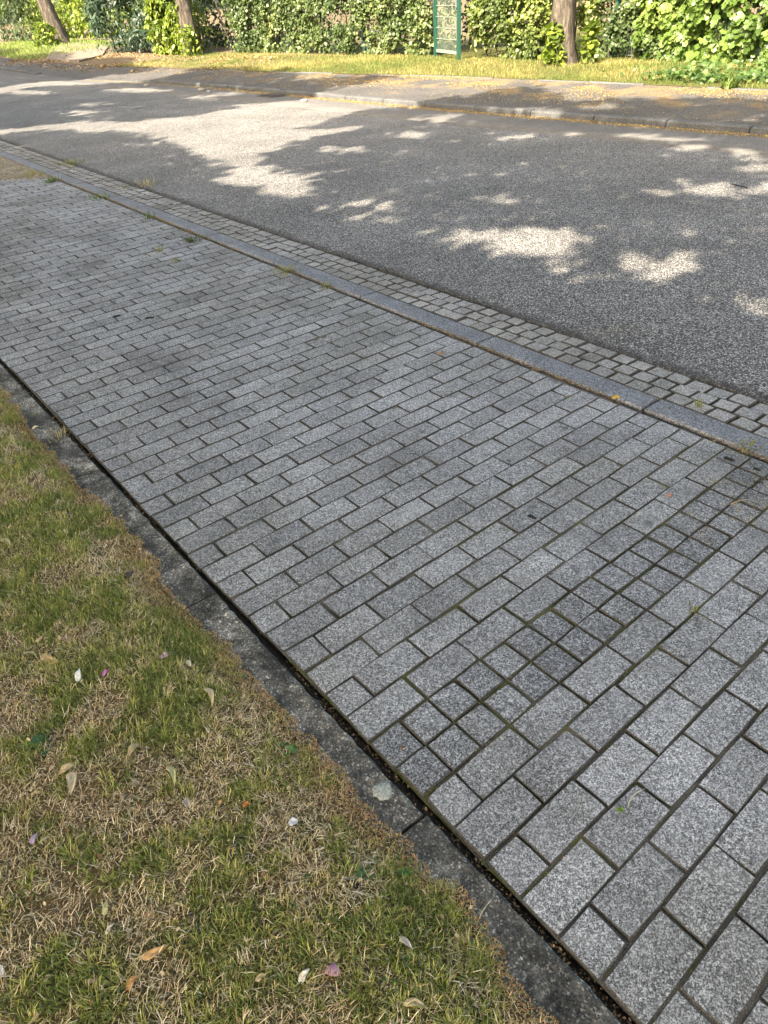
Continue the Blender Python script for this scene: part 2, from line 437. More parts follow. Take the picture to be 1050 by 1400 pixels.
def join(name, items, mat, parent):
    Vs = []; Qs = []; n = 0
    for me, mw in items:
        co = np.empty(len(me.vertices)*3, np.float32); me.vertices.foreach_get('co', co); co = co.reshape(-1, 3)
        R_ = np.array(mw)[:3, :3]; T_ = np.array(mw)[:3, 3]
        Vs.append(co@R_.T+T_); Qs.append(np.array([q for p in me.polygons for q in ([tuple(p.vertices)] if len(p.vertices) == 4 else [(16, 17, 18, 19), (16, 19, 20, 23), (20, 21, 22, 23)])])+n); n += len(co)
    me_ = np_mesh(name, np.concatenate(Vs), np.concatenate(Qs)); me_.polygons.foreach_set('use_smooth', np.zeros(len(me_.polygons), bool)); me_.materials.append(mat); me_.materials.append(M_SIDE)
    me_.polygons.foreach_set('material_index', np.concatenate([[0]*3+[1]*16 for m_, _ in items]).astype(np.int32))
    return put(name, me_, None, parent, kind='stuff')
join('brick_paving', rest, M_PAVER, path)

# ---- near granite kerb: stones about a metre long
def box_mesh(name, x0, x1, y0, y1, z0, z1, ch=.008, nx=1, ny=1, wob=0.0, seed=0):
    "a bevelled block whose top and long edges are slightly uneven"
    r = np.random.default_rng(seed)
    ys = np.linspace(y0, y1, ny+1)
    prof = [(x0, z0), (x0, z1-ch), (x0+ch, z1)] + [(x0+ch+(x1-x0-2*ch)*i/nx, z1) for i in range(1, nx)] + [(x1-ch, z1), (x1, z1-ch), (x1, z0)]
    Vv = []
    for a, yy in enumerate(ys):
        for b, (px_, pz_) in enumerate(prof):
            e = 0 if b in (0, len(prof)-1) else 1
            yv = yy
            if a == 0 and 1 < b < len(prof)-2: yv += ch*.6
            if a == ny and 1 < b < len(prof)-2: yv -= ch*.6
            Vv.append((px_+e*r.normal(0, wob), yv, pz_+e*r.normal(0, wob*.6)))
    m = len(prof); Fs = []
    for a in range(ny):
        for b in range(m-1): Fs.append((a*m+b, a*m+b+1, (a+1)*m+b+1, (a+1)*m+b))
    Fs.append(tuple(range(m-1, -1, -1))); Fs.append(tuple(ny*m+i for i in range(m)))
    Fs = [f[::-1] for f in Fs]
    return py_mesh(name, Vv, Fs)
kerb = struct('kerb')
KM = [box_mesh('kerb_stone', -.062, .066, .002, .998, -.2, 0, .006, 1, 6, .0012, s) for s in range(3)]
for m in KM: m.materials.append(M_KERB)
for i in range(-3, 14):
    o = put('kerb_stone', KM[i % 3], None, kerb, (2.004+random.uniform(-.002, .002)-.00*i, i*1.01-.02, .006+random.uniform(-.0015, .0015)), (0, 0, random.uniform(-.0015, .0015)))
V, Q = grid(np.linspace(1.93, 2.075, 3), np.linspace(-3.5, 14.5, 30), lambda X, Y: 0*X-.03)
struct('kerb_bed', np_mesh('kerb_bed', V, Q), M_GAP)

# ---- gutter of three rows of setts
V, Q = grid(np.linspace(2.066, 2.40, 4), np.linspace(-2.6, 13.6, 60), lambda X, Y: -.006-.02*(X-2.07)+0*Y)
gutter = struct('gutter', np_mesh('gutter', V, Q), M_JOINT)
SM = [brick_mesh('sett', .0915-.006, .1-.0065, H=.05, seed=60+i, sk=0, ch=.004, jit=.0022) for i in range(8)]
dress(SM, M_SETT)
sl_ = []
for r_ in range(3):
    for i in range(-14, 124):
        xc = 2.113+.0918*r_; yc = i*.1012+(.05 if r_ % 2 else .012)+.02*(r_ == 2)
        sl_.append((xc, yc, .008-.02*(xc-2.07)))
C = np.array(sl_); px, py, dz = project(C)
infr = (dz > .1) & (px > -20) & (px < 1070) & (py < 1420)
order = np.argsort(np.where(infr, dz, 1e9)); rest = []
for rank, i in enumerate(order):
    xc, yc, zc = sl_[i]
    mw = Matrix.Translation((xc+random.gauss(0, .002), yc+random.gauss(0, .002), zc+random.gauss(0, .0018))) @ Matrix.Rotation(random.gauss(0, .03), 4, 'Z') @ Matrix.Rotation(random.gauss(0, .012), 4, 'X')
    me = random.choice(SM)
    if rank < 290 and infr[i]: o = put('sett', me, None, gutter); o.matrix_local = mw
    else: rest.append((me, mw))
join('sett_paving', rest, M_SETT, gutter)

# ---- concrete edging between lawn and path
edging = struct('edging')
EM = [box_mesh('edging_stone', -.062, .062, .003, .995, -.2, 0, .007, 6, 44, .0016, 10+s) for s in range(4)]
for m in EM: m.materials.append(M_EDGING)
for i in range(-3, 11):
    o = put('edging_stone', EM[i % 4], None, edging, (-.078+random.uniform(-.002, .002), .168+i*1.0, .003+random.uniform(-.002, .002)), (0, 0, random.uniform(-.003, .003)))
    if i == -1: near_edge = o
V, Q = grid(np.linspace(-.15, .02, 3), np.linspace(-3, 11, 60), lambda X, Y: 0*X-.022)
struct('edging_bed', np_mesh('edging_bed', V, Q), M_GAP)

# ---- road with an irregular overlay edge
ys = np.concatenate([np.linspace(-30, -1.5, 30), np.arange(-1.45, 14, .018), np.linspace(14.2, 90, 60)])
def road_edge(y): return 2.352 + .05*(fbm(y, y*0, 1.1, 5)-.5) + .022*(fbm(y, y*0, 9, 6)-.5) + .018*(fbm(y, y*0, 38, 8)-.5)
re_ = road_edge(ys)
VR = []; cols_x = [0, .004, .012, .035, .12, .5, 1.2, 2.2, 3.2]
top = lambda x: .010+.02*np.sin(np.clip((x-2.3)/5.4, 0, 1)*math.pi)
for q, dx in enumerate(cols_x):
    xx = re_+dx*(1 if q else 1)
    if q == 0: zz = 0*ys-.03
    elif q == 1: zz = 0*ys+.004
    elif q == 2: zz = top(xx)-.004+.003*(fbm(ys, xx, 60, 2)-.5)
    else: zz = top(xx)+(.004*(fbm(ys, xx, 50, 4)-.5) if q == 3 else 0)
    VR.append(np.stack([xx, ys, zz], 1))
SEAM = [(-30, 8.0), (0, 7.1), (3.2, 7.02), (4.9, 6.98), (5.9, 6.90), (7.05, 6.77), (10.4, 6.66), (14, 6.6), (18, 6.35), (22, 5.9), (30, 5.9), (90, 7.0)]
sm_ = ramp(ys, SEAM)+.03*(fbm(ys, 0*ys, 3, 11)-.5)
VR.append(np.stack([sm_, ys, top(sm_)], 1))
n = len(ys); VR = np.concatenate(VR); m = len(cols_x)+1
i = np.arange(n-1); Qs = [np.stack([a*n+i, (a+1)*n+i, (a+1)*n+i+1, a*n+i+1], 1) for a in range(m-1)]
struct('road', np_mesh('road', VR, np.concatenate(Qs)), M_ROAD)
k_ = kerb_x(ys)
VG = np.concatenate([np.stack([sm_-.002, ys, top(sm_)-.02], 1), np.stack([sm_+.004, ys, top(sm_)+.006], 1), np.stack([(sm_+k_)/2, ys, top((sm_+k_)/2)+.004], 1), np.stack([k_+.02, ys, 0*ys+.012], 1)])
struct('road_margin', np_mesh('road_margin', VG, np.concatenate([np.stack([a*n+i, (a+1)*n+i, (a+1)*n+i+1, a*n+i+1], 1) for a in range(3)])), M_ROAD_FINE)

# ---- far kerb, pavement, verge
fark = struct('far_kerb')
KM2 = [box_mesh('kerb_stone', 0, .13, .004, .992, -.25, 0, .018, 1, 4, .002, 30+s) for s in range(3)]
for m in KM2: m.materials.append(M_KERB_FAR)
for j in range(-6, 45):
    y0 = float(j); xa, xb = float(kerb_x(y0)), float(kerb_x(y0+1)); h = float(kerb_h(y0+.5))
    put('kerb_stone', KM2[j % 3], None, fark, (xa, y0, h+random.uniform(-.004, .004)), (0, 0, -math.atan2(xb-xa, 1)))
vs_ = np.concatenate([np.linspace(-30, 0, 20), np.linspace(.25, 34, 140), np.linspace(35, 90, 30)])
def strip(fa, fb, nseg, dz=0):
    P = []
    for a in range(nseg+1):
        x = fa(vs_)+(fb(vs_)-fa(vs_))*a/nseg
        P.append(np.stack([x, vs_, Z(x, vs_)+dz], 1))
    nn = len(vs_); ii = np.arange(nn-1)
    return np.concatenate(P), np.concatenate([np.stack([a*nn+ii, (a+1)*nn+ii, (a+1)*nn+ii+1, a*nn+ii+1], 1) for a in range(nseg)])
V, Q = strip(lambda y: kerb_x(y)+.115, lambda y: verge_x(y)+.01, 6, -.006)
struct('far_pavement', np_mesh('far_pavement', V, Q), M_PAVEMENT)
V, Q = strip(lambda y: verge_x(y)+.03, lambda y: verge_x(y)+16, 22, 0)
V[:, 2] += .05*(fbm(V[:, 0], V[:, 1], 1.2, 21)-.5)*smooth(.2, 1.2, V[:, 0]-verge_x(V[:, 1]))
struct('verge', np_mesh('verge', V, Q, smooth_shade=True), M_VERGE)
vedge = struct('verge_edging')
VM = [box_mesh('edging_stone', 0, .07, .004, .99, -.2, 0, .012, 1, 3, .003, 50+s) for s in range(3)]
for m in VM: m.materials.append(M_KERB_FAR)
for j in range(-3, 18):
    y0 = float(j); xa, xb = float(verge_x(y0)), float(verge_x(y0+1))
    put('edging_stone', VM[j % 3], None, vedge, (xa, y0, float(Z(np.array(xa), np.array(y0)))+.004+random.uniform(-.014, .01)), (0, random.uniform(-.08, .08), -math.atan2(xb-xa, 1)))

# ---- gravel where the brick path ends; lawn soil
V, Q = grid(np.linspace(-.1, 1.93, 24), np.linspace(8.0, 26, 90), lambda X, Y: -.030+.034*smooth(8.3, 9.2, Y+.24*(X-1.4))+.012*(fbm(X, Y, 5, 9)-.4))
struct('gravel', np_mesh('gravel', V, Q), M_GRAVEL)
def lawn_h(x, y): return .004+.020*smooth(-.13, -.30, x)+.014*(fbm(x, y, 6, 31)-.5)*smooth(-.1, -.3, x)
def lawn_edge(y): return -.108+.055*(fbm(y, 0*y, 1.9, 41)-.5)+.055*(fbm(y, 0*y, 7.5, 42)-.5)+.026*(fbm(y, 0*y, 28, 43)-.5)
ly = np.arange(-2.5, 8, .04); lt = np.linspace(0, 1, 40)**1.6
LX = lawn_edge(ly)[:, None]-.012-lt[None, :]*4.2; LY = np.repeat(ly[:, None], 40, 1)
LZ = lawn_h(LX, LY); LZ[:, 0] = -.01
V = np.stack([LX, LY, LZ], -1).reshape(-1, 3); ii = (np.arange(len(ly)-1)[:, None]*40+np.arange(39)[None, :]).ravel()
struct('lawn', np_mesh('lawn', V, np.stack([ii, ii+40, ii+41, ii+1], 1), smooth_shade=True), M_SOIL)
P = [ground(*q) for q in [(58, 90), (118, 84), (118, 70), (84, 64)]]
P = [(8.43, 29.15), (8.5, 26.2), (9.6, 27.0), (11.2, 30.5), (12.3, 36.3), (11.26, 36.1)]
vs = [(a, b, float(Z(np.array(a), np.array(b)))+.05) for a, b in P]+[(a, b, -.1) for a, b in P]
struct('driveway', py_mesh('driveway', vs, [tuple(range(6))]+[((i+1) % 6, i, i+6, (i+1) % 6+6) for i in range(6)]), M_DRIVE)

# ------------------------------------------------------------------ scatter tools
def blades(name, P, L, Wd, lean, az, col, mat, curl=1.0, seg=2, tipcol=None, **props):
    "grass blades as tapering bent strips; P (n,3) roots"
    n_ = len(P); d = np.stack([np.cos(az), np.sin(az), 0*az], 1); s = np.stack([-np.sin(az), np.cos(az), 0*az], 1)
    lv = []; cl = []
    for q in range(seg+1):
        t = q/seg
        ang = lean*(1+curl*t)*.75
        # integrate along the bend roughly
        hx = L*t*np.sin(lean*(.6+.4*curl*t)); hz = L*t*np.cos(np.clip(lean*(.6+.4*curl*t), 0, 1.62))
        c = P+d*hx[:, None]; c[:, 2] += hz
        w = Wd*(1-.25*t)*.5
        k2 = col if tipcol is None else col*(1-t)+tipcol*t
        if q < seg: lv += [c-s*w[:, None], c+s*w[:, None]]; cl += [k2, k2]
        else: lv.append(c); cl.append(k2)
    m_ = len(lv); V_ = np.stack(lv, 1).reshape(-1, 3); C_ = np.stack(cl, 1).reshape(-1, 3)
    b = (np.arange(n_)*m_)
    qs = [np.stack([b+2*q, b+2*q+1, b+2*q+3, b+2*q+2], 1) for q in range(seg-1)]
    ts = np.stack([b+2*(seg-1), b+2*(seg-1)+1, b+m_-1], 1)
    me = np_mesh(name, V_, np.concatenate(qs) if qs else None, ts, C_)
    return put(name, me, mat, **props)

LEAF_TPL = {
 'ivy': (np.array([(0, 0, 0), (.45, .16, .05), (.42, .62, .02), (0, 1.0, -.08), (-.42, .62, .02), (-.45, .16, .05), (0, .5, -.04)]), [(0, 1, 6), (1, 2, 6), (2, 3, 6), (3, 4, 6), (4, 5, 6), (5, 0, 6)]),
 'oval': (np.array([(0, 0, 0), (.27, .38, .05), (.2, .75, .02), (0, 1.0, -.1), (-.2, .75, .02), (-.27, .38, .05), (0, .5, -.03)]), [(0, 1, 6), (1, 2, 6), (2, 3, 6), (3, 4, 6), (4, 5, 6), (5, 0, 6)]),
 'broad': (np.array([(0, 0, 0), (.31, .5, .03), (0, 1.0, -.1), (-.31, .5, .03)]), [(0, 1, 3), (1, 2, 3)]),
 'lance': (np.array([(0, 0, 0), (.15, .4, .03), (0, 1.0, -.14), (-.15, .4, .03)]), [(0, 1, 3), (1, 2, 3)]),
 'lobed': (np.array([(0, 0, 0), (.4, .0, .04), (.62, .42, .0), (.3, .5, .03), (.34, .82, -.02), (0, 1.05, -.12), (-.34, .82, -.02), (-.3, .5, .03), (-.62, .42, 0), (-.4, 0, .04), (0, .42, -.05)]),
           [(0, 1, 10), (1, 2, 10), (2, 3, 10), (3, 4, 10), (4, 5, 10), (5, 6, 10), (6, 7, 10), (7, 8, 10), (8, 9, 10), (9, 0, 10)]),
}
def leaf_mesh(name, P, N, size, col, kind='oval', droop=.5):
    "one leaf per point P with surface normal N; tip hangs down and outwards"
    n_ = len(P); T, Fc = LEAF_TPL[kind]
    N = N/np.linalg.norm(N, axis=1, keepdims=True)
    t = rng.normal(0, 1, (n_, 3))+np.array([0, 0, -droop*2.2]); t -= (t*N).sum(1, keepdims=True)*N
    t /= np.linalg.norm(t, axis=1, keepdims=True)+1e-9; b = np.cross(t, N)
    V_ = P[:, None, :]+size[:, None, None]*(T[None, :, 0:1]*b[:, None, :]+T[None, :, 1:2]*t[:, None, :]+T[None, :, 2:3]*N[:, None, :])
    m_ = len(T); F_ = (np.arange(n_)*m_)[:, None, None]+np.array(Fc)[None]
    return np_mesh(name, V_.reshape(-1, 3), None, F_.reshape(-1, 3), np.repeat(col, m_, 0))
def lerp_cols(t, stops):
    st = np.array([s[0] for s in stops]); cc = np.array([s[1] for s in stops])
    return np.stack([np.interp(t, st, cc[:, i]) for i in range(3)], 1)

# ------------------------------------------------------------------ near lawn
def lawn_points(n_):
    y = rng.uniform(-.75, 5.2, n_); x = lawn_edge(y)-rng.uniform(0, 1, n_)**1.25*1.35
    Pq = np.stack([x, y, lawn_h(x, y)], 1); a, b, _ = project(Pq)
    keep = (a > -60) & (a < 1110) & (b < 1460)
    return Pq[keep]
def green_mask(x, y):
    return np.clip(.56+2.8*(fbm(x, y, 6.5, 51)-.5)+2.4*(fbm(x, y, 22, 52)-.5), 0, 1)
Pn = lawn_points(560000); g = green_mask(Pn[:, 0], Pn[:, 1])
edge_d = lawn_edge(Pn[:, 1])-Pn[:, 0]
g = g*np.clip(.25+edge_d/.07, 0, 1)
bare = smooth(.64, .72, fbm(Pn[:, 0], Pn[:, 1], 4.2, 57))
keep = (rng.random(len(Pn)) < (.30+.55*g)*(1-.8*bare)); Pg = Pn[keep]; g = g[keep]; ed = edge_d[keep]
n_ = len(Pg); u = rng.random(n_)
tone = np.clip(g*.75+rng.normal(0, .2, n_)+.12, 0, 1)
cl = lerp_cols(tone, [(0, (.60, .48, .28)), (.25, (.54, .46, .21)), (.45, (.42, .39, .13)), (.7, (.28, .29, .072)), (1, (.13, .18, .040))])
dist = np.linalg.norm(Pg-CAM, axis=1)
blades('lawn_grass', Pg, (.010+.019*rng.random(n_)**1.6)*(.55+.6*g)*np.clip(.35+ed/.05, .35, 1), .0009+.0010*rng.random(n_), rng.uniform(.2, 1.35, n_), rng.uniform(0, 6.283, n_), cl, M_GRASS, 1.2, 2,
       np.clip(cl*1.25+.015, 0, 1), kind='stuff')
# taller, darker green tufts
nt = 1000; tp = lawn_points(9000); tm = green_mask(tp[:, 0], tp[:, 1]); tp = tp[(tm > .36) & (lawn_edge(tp[:, 1])-tp[:, 0] > .05)][:nt]
roots = np.repeat(tp, 24, 0); n_ = len(roots); sp = rng.normal(0, 1, (n_, 2))*.011; roots[:, 0] += sp[:, 0]; roots[:, 1] += sp[:, 1]
cl = lerp_cols(np.clip(np.repeat(rng.random(len(tp)), 24)*.8+rng.normal(0, .16, n_)+.1, 0, 1), [(0, (.095, .14, .03)), (.4, (.19, .225, .052)), (.7, (.34, .34, .10)), (1, (.54, .46, .21))])
blades('grass_tufts', roots, .014+.022*rng.random(n_)**1.4, .0011+.0012*rng.random(n_), rng.uniform(.2, 1.1, n_), np.arctan2(sp[:, 1], sp[:, 0])+rng.normal(0, .5, n_), cl, M_GRASS, 1.3, 3, cl*1.3, kind='stuff')
# dead straw lying flat, thickest along the edge and in the dry patches
Ps = lawn_points(260000); g = green_mask(Ps[:, 0], Ps[:, 1]); ed = lawn_edge(Ps[:, 1])-Ps[:, 0]
rimn = fbm(Ps[:, 1], 0*Ps[:, 1], 3, 61)
rim = np.clip(1.25-ed/(.02+.10*rimn), 0, 1)
keep = rng.random(len(Ps)) < np.clip(.75-.62*g, .09, 1)+.5*rim; Ps = Ps[keep]; rim = rim[keep]; n_ = len(Ps)
Ps[:, 2] += .002+.012*rng.random(n_)*(1-.6*rim)
tn = np.clip(rng.random(n_), 0, 1)
cl = lerp_cols(tn, [(0, (.28, .20, .10)), (.35, (.52, .41, .24)), (.7, (.68, .57, .37)), (1, (.80, .72, .54))])
clr = lerp_cols(tn, [(0, (.26, .12, .040)), (.4, (.50, .27, .10)), (.8, (.66, .41, .18)), (1, (.72, .53, .30))])
cl = cl*(1-rim[:, None])+clr*rim[:, None]
blades('dry_straw', Ps, (.007+.026*rng.random(n_)**2.4)*(1-.6*rim), .0007+.0009*rng.random(n_), rng.uniform(1.1, 1.6, n_), rng.uniform(0, 6.283, n_), cl, M_DRY, .5, 2, kind='stuff')
# long flattened strands of dead grass combed over the dry patches
Pl = lawn_points(34000); g = green_mask(Pl[:, 0], Pl[:, 1]); Pl = Pl[(rng.random(len(Pl)) < 1-1.25*g) & (rng.random(len(Pl)) < smooth(.0, .09, lawn_edge(Pl[:, 1])-Pl[:, 0]-.012))]; n_ = len(Pl); Pl[:, 2] += .006+.010*rng.random(n_)
dirn = 6.283*fbm(Pl[:, 0], Pl[:, 1], 4, 64)*2+rng.normal(0, .55, n_)
cl = lerp_cols(rng.random(n_), [(0, (.42, .33, .2)), (.5, (.66, .56, .37)), (1, (.82, .74, .56))])
blades('flattened_straw', Pl, .012+.026*rng.random(n_)**1.8, .0008+.0008*rng.random(n_), rng.uniform(1.25, 1.6, n_), dirn, cl, M_DRY, .35, 3, kind='stuff')
Pl = lawn_points(2600); n_ = len(Pl); Pl[:, 2] += .010+.010*rng.random(n_)
cl = lerp_cols(rng.random(n_), [(0, (.07, .045, .028)), (.5, (.26, .15, .075)), (.85, (.50, .38, .23)), (1, (.62, .52, .36))])
put('curled_leaf_scraps', leaf_mesh('curled_leaf_scraps', Pl, rng.normal(0, .6, (n_, 3))+np.array([0, 0, 1]), .005+.013*rng.random(n_)**2.2, cl, 'oval', 0), M_DRY, kind='stuff')
# crumbs of soil, bark and dead leaf in the sward
Pc = lawn_points(26000); n_ = len(Pc); Pc[:, 2] += .001+.008*rng.random(n_)
cc = lerp_cols(rng.random(n_), [(0, (.02, .015, .011)), (.4, (.09, .055, .03)), (.8, (.30, .17, .08)), (1, (.42, .33, .22))])
put('leaf_crumbs', leaf_mesh('leaf_crumbs', Pc, rng.normal(0, .45, (n_, 3))+np.array([0, 0, 1]), .003+.005*rng.random(n_)**2, cc, 'oval', 0), M_DRY, kind='stuff')
# broad little clover and daisy leaves among the grass
Pq = lawn_points(2600); g = green_mask(Pq[:, 0], Pq[:, 1]); Pq = Pq[g > .35]; n_ = len(Pq); Pq = np.repeat(Pq, 3, 0); n_ = len(Pq)
Pq[:, 2] += .006+.010*rng.random(n_)
cl = lerp_cols(rng.random(n_), [(0, (.055, .11, .03)), (.6, (.10, .17, .06)), (1, (.17, .24, .10))])
put('small_leaved_weeds', leaf_mesh('small_leaved_weeds', Pq, rng.normal(0, .5, (n_, 3))+np.array([0, 0, 1]), .004+.007*rng.random(n_)**1.5, cl, 'oval', 0), M_LEAF, kind='stuff')

# ------------------------------------------------------------------ debris in the joints
def crumbs(name, P, sz, cols, kind='oval', mat=M_DRY):
    n_ = len(P); return put(name, leaf_mesh(name, P, rng.normal(0, .5, (n_, 3))+np.array([0, 0, 1]), sz, cols, kind, 0), mat, kind='stuff')
n_ = 5200; y = rng.uniform(-1, 11, n_); dens = fbm(y, 0*y, 2.2, 71); keep = rng.random(n_) < smooth(.42, .62, dens); y = y[keep]; n_ = len(y)
Pq = np.stack([1.928-np.abs(rng.normal(0, .010, n_)), y, .002+rng.random(n_)*.004], 1)
crumbs('gap_litter', Pq, .004+.009*rng.random(n_)**2, lerp_cols(rng.random(n_), [(0, (.07, .04, .02)), (.5, (.26, .15, .055)), (.85, (.42, .28, .09)), (1, (.22, .24, .07))]))
n_ = 2600; y = rng.uniform(-.6, 4.5, n_); keep = rng.random(n_) < smooth(.40, .66, fbm(y, 0*y, 3, 72)); y = y[keep]; n_ = len(y)
Pq = np.stack([-.006+rng.normal(0, .004, n_), y, -.012+rng.random(n_)*.008], 1)
crumbs('edging_gap_litter', Pq, .003+.007*rng.random(n_)**2, lerp_cols(rng.random(n_), [(0, (.05, .035, .025)), (.6, (.20, .12, .06)), (1, (.38, .24, .12))]))
# moss cushions in the brick joints
pts = []
for xc, yc, L, kd in cells:
    if yc > 7: continue
    m0 = vnoise(xc, yc, 2.1, 81); p_ = .9 if kd == 2 else (.55 if m0 > .6 else .12)
    for _ in range(8 if kd == 2 else 6):
        if random.random() < p_*.7:
            if random.random() < .6: pts.append((xc+random.uniform(-L/2, L/2), yc-ROWP/2+SKEW*0+random.gauss(0, .002)))
            else: pts.append((xc-L/2+random.gauss(0, .002), yc+random.uniform(-.05, .05)))
pts = np.array(pts); pts = np.repeat(pts, 5, 0)+rng.normal(0, .0042, (len(pts)*5, 2)); n_ = len(pts)
crumbs('joint_moss', np.c_[pts, -.006+.0075*rng.random(n_)], .0025+.004*rng.random(n_), lerp_cols(rng.random(n_), [(0, (.05, .058, .012)), (.6, (.115, .125, .026)), (1, (.21, .20, .06))]), 'oval', M_LEAF)
n_ = 5200; x = rng.uniform(.0, 1.92, n_); y = -.7+rng.random(n_)**1.4*8; keep = rng.random(n_) < .15+.85*smooth(.5, .68, fbm(x, y, 1.6, 77)); x, y = x[keep], y[keep]; n_ = len(x)
crumbs('path_grit', np.stack([x, y, .0012+.001*rng.random(n_)], 1), .0016+.0050*rng.random(n_)**4, lerp_cols(rng.random(n_), [(0, (.02, .018, .015)), (.45, (.07, .055, .04)), (.8, (.28, .2, .11)), (1, (.5, .42, .3))]))
# dry yellow blossom strands over the bricks at the right
q = np.array([ground(*p) for p in [(1000, 690), (1040, 660), (960, 730), (1020, 710), (940, 700), (1045, 690), (985, 660)]])
qq = np.repeat(q, 46, 0)+rng.normal(0, .028, (len(q)*46, 2)); n_ = len(qq)
crumbs('blossom_strands', np.c_[qq, .002+.003*rng.random(n_)], .004+.010*rng.random(n_)**2, lerp_cols(rng.random(n_), [(0, (.2, .14, .05)), (.6, (.42, .33, .12)), (1, (.5, .42, .2))]), 'lance')
# blossom litter on the far pavement and along both far kerbs
n_ = 60000; y = rng.uniform(2, 21, n_); w = rng.random(n_); v = verge_x(y); kx = kerb_x(y)
x = np.where(w < .78, v-.02-np.abs(rng.normal(0, 1, n_))*.9, kx-.03-np.abs(rng.normal(0, .09, n_)))
d = fbm(x, y, 1.7, 91); keep = np.where(w < .78, (x > kx+.15) & (rng.random(n_) < smooth(.40, .62, d)), True) & (rng.random(n_) < 1-.7*smooth(13, 17, y)); x, y = x[keep], y[keep]; n_ = len(x)
z = np.where(x > kerb_x(y), Z(x, y)-.002, .020)
crumbs('blossom_litter', np.stack([x, y, z+.004*rng.random(n_)], 1), .010+.016*rng.random(n_)**2, lerp_cols(rng.random(n_), [(0, (.24, .15, .06)), (.5, (.38, .27, .085)), (1, (.47, .37, .14))]))
# leaf litter at the left, on the earth in front of the dark bush
n_ = 9000; y = rng.uniform(18, 31, n_); x = verge_x(y)-.8+rng.random(n_)**.8*3.2; keep = rng.random(n_) < smooth(.35, .6, fbm(x, y, 1.1, 95)); x, y = x[keep], y[keep]; n_ = len(x)
crumbs('leaf_litter', np.stack([x, y, Z(x, y)+.01+.015*rng.random(n_)], 1), .03+.05*rng.random(n_)**2, lerp_cols(rng.random(n_), [(0, (.10, .06, .03)), (.5, (.30, .2, .1)), (1, (.46, .36, .2))]))

# far verge grass
n_ = 95000; y = rng.uniform(1.5, 23, n_); x = verge_x(y)+.08+rng.random(n_)**1.1*3.1
keep = rng.random(n_) < .35+.65*smooth(.38, .6, fbm(x, y, 1.3, 97)); x, y = x[keep], y[keep]; n_ = len(x)
yl = fbm(x, y, .9, 98); sh = smooth(8.5, 6, y)
tone = np.clip(.55+1.5*(yl-.5)+rng.normal(0, .18, n_)+.25*sh, 0, 1)
cl = lerp_cols(tone, [(0, (.32, .26, .125)), (.35, (.24, .225, .08)), (.65, (.14, .165, .045)), (1, (.07, .115, .026))])
blades('verge_grass', np.stack([x, y, Z(x, y)-.005], 1), .03+.06*rng.random(n_)**1.5, .004+.004*rng.random(n_), rng.uniform(.1, 1.0, n_), rng.uniform(0, 6.283, n_), cl, M_GRASS, 1.2, 2, cl*1.2, kind='stuff')
# a low cover of broad leaves at the right end of the verge
n_ = 9000; y = rng.uniform(2.5, 8.2, n_); x = verge_x(y)+.3+rng.random(n_)*2.0; keep = rng.random(n_) < smooth(8.2, 5.2, y)*smooth(.35, .55, fbm(x, y, 1.6, 99)); x, y = x[keep], y[keep]; n_ = len(x)
cl = lerp_cols(rng.random(n_), [(0, (.035, .075, .02)), (.7, (.08, .14, .04)), (1, (.15, .21, .07))])
put('ground_cover', leaf_mesh('ground_cover', np.stack([x, y, Z(x, y)+.03+.10*rng.random(n_)], 1), rng.normal(0, .55, (n_, 3))+np.array([-.2, 0, 1]), .035+.05*rng.random(n_), cl, 'ivy', .2), M_LEAF, kind='stuff')
n_ = 7000; y = rng.uniform(30, 44, n_); x = 8.0+rng.random(n_)*4.5+.1*(y-30)
cl = lerp_cols(rng.random(n_), [(0, (.10, .15, .03)), (1, (.2, .26, .07))])
blades('far_lawn_grass', np.stack([x, y, Z(x, y)-.005], 1), .08+.08*rng.random(n_), .014+.012*rng.random(n_), rng.uniform(.1, .9, n_), rng.uniform(0, 6.283, n_), cl, M_GRASS, 1.2, 2, cl*1.2, kind='stuff')

# ------------------------------------------------------------------ hedges and bushes
def stems_mesh(name, pts, r0, r1, h, lean=.25, sides=5):
    Vs = []; Fs = []
    for (bx, by, bz) in pts:
        dx, dy = random.gauss(0, lean), random.gauss(0, lean); b = len(Vs); hh = h*random.uniform(.7, 1.0)
        for q in range(4):
            t = q/3; rr = r0*(1-t)+r1*t
            ox, oy = random.gauss(0, .03), random.gauss(0, .03)
            for s in range(sides):
                a = 2*math.pi*s/sides; Vs.append((bx+dx*t*hh+ox+rr*math.cos(a), by+dy*t*hh+oy+rr*math.sin(a), bz-.05+hh*t))
        for q in range(3):
            for s in range(sides): Fs.append((b+q*sides+s, b+q*sides+(s+1) % sides, b+(q+1)*sides+(s+1) % sides, b+(q+1)*sides+s))
    return py_mesh(name, Vs, Fs, True)

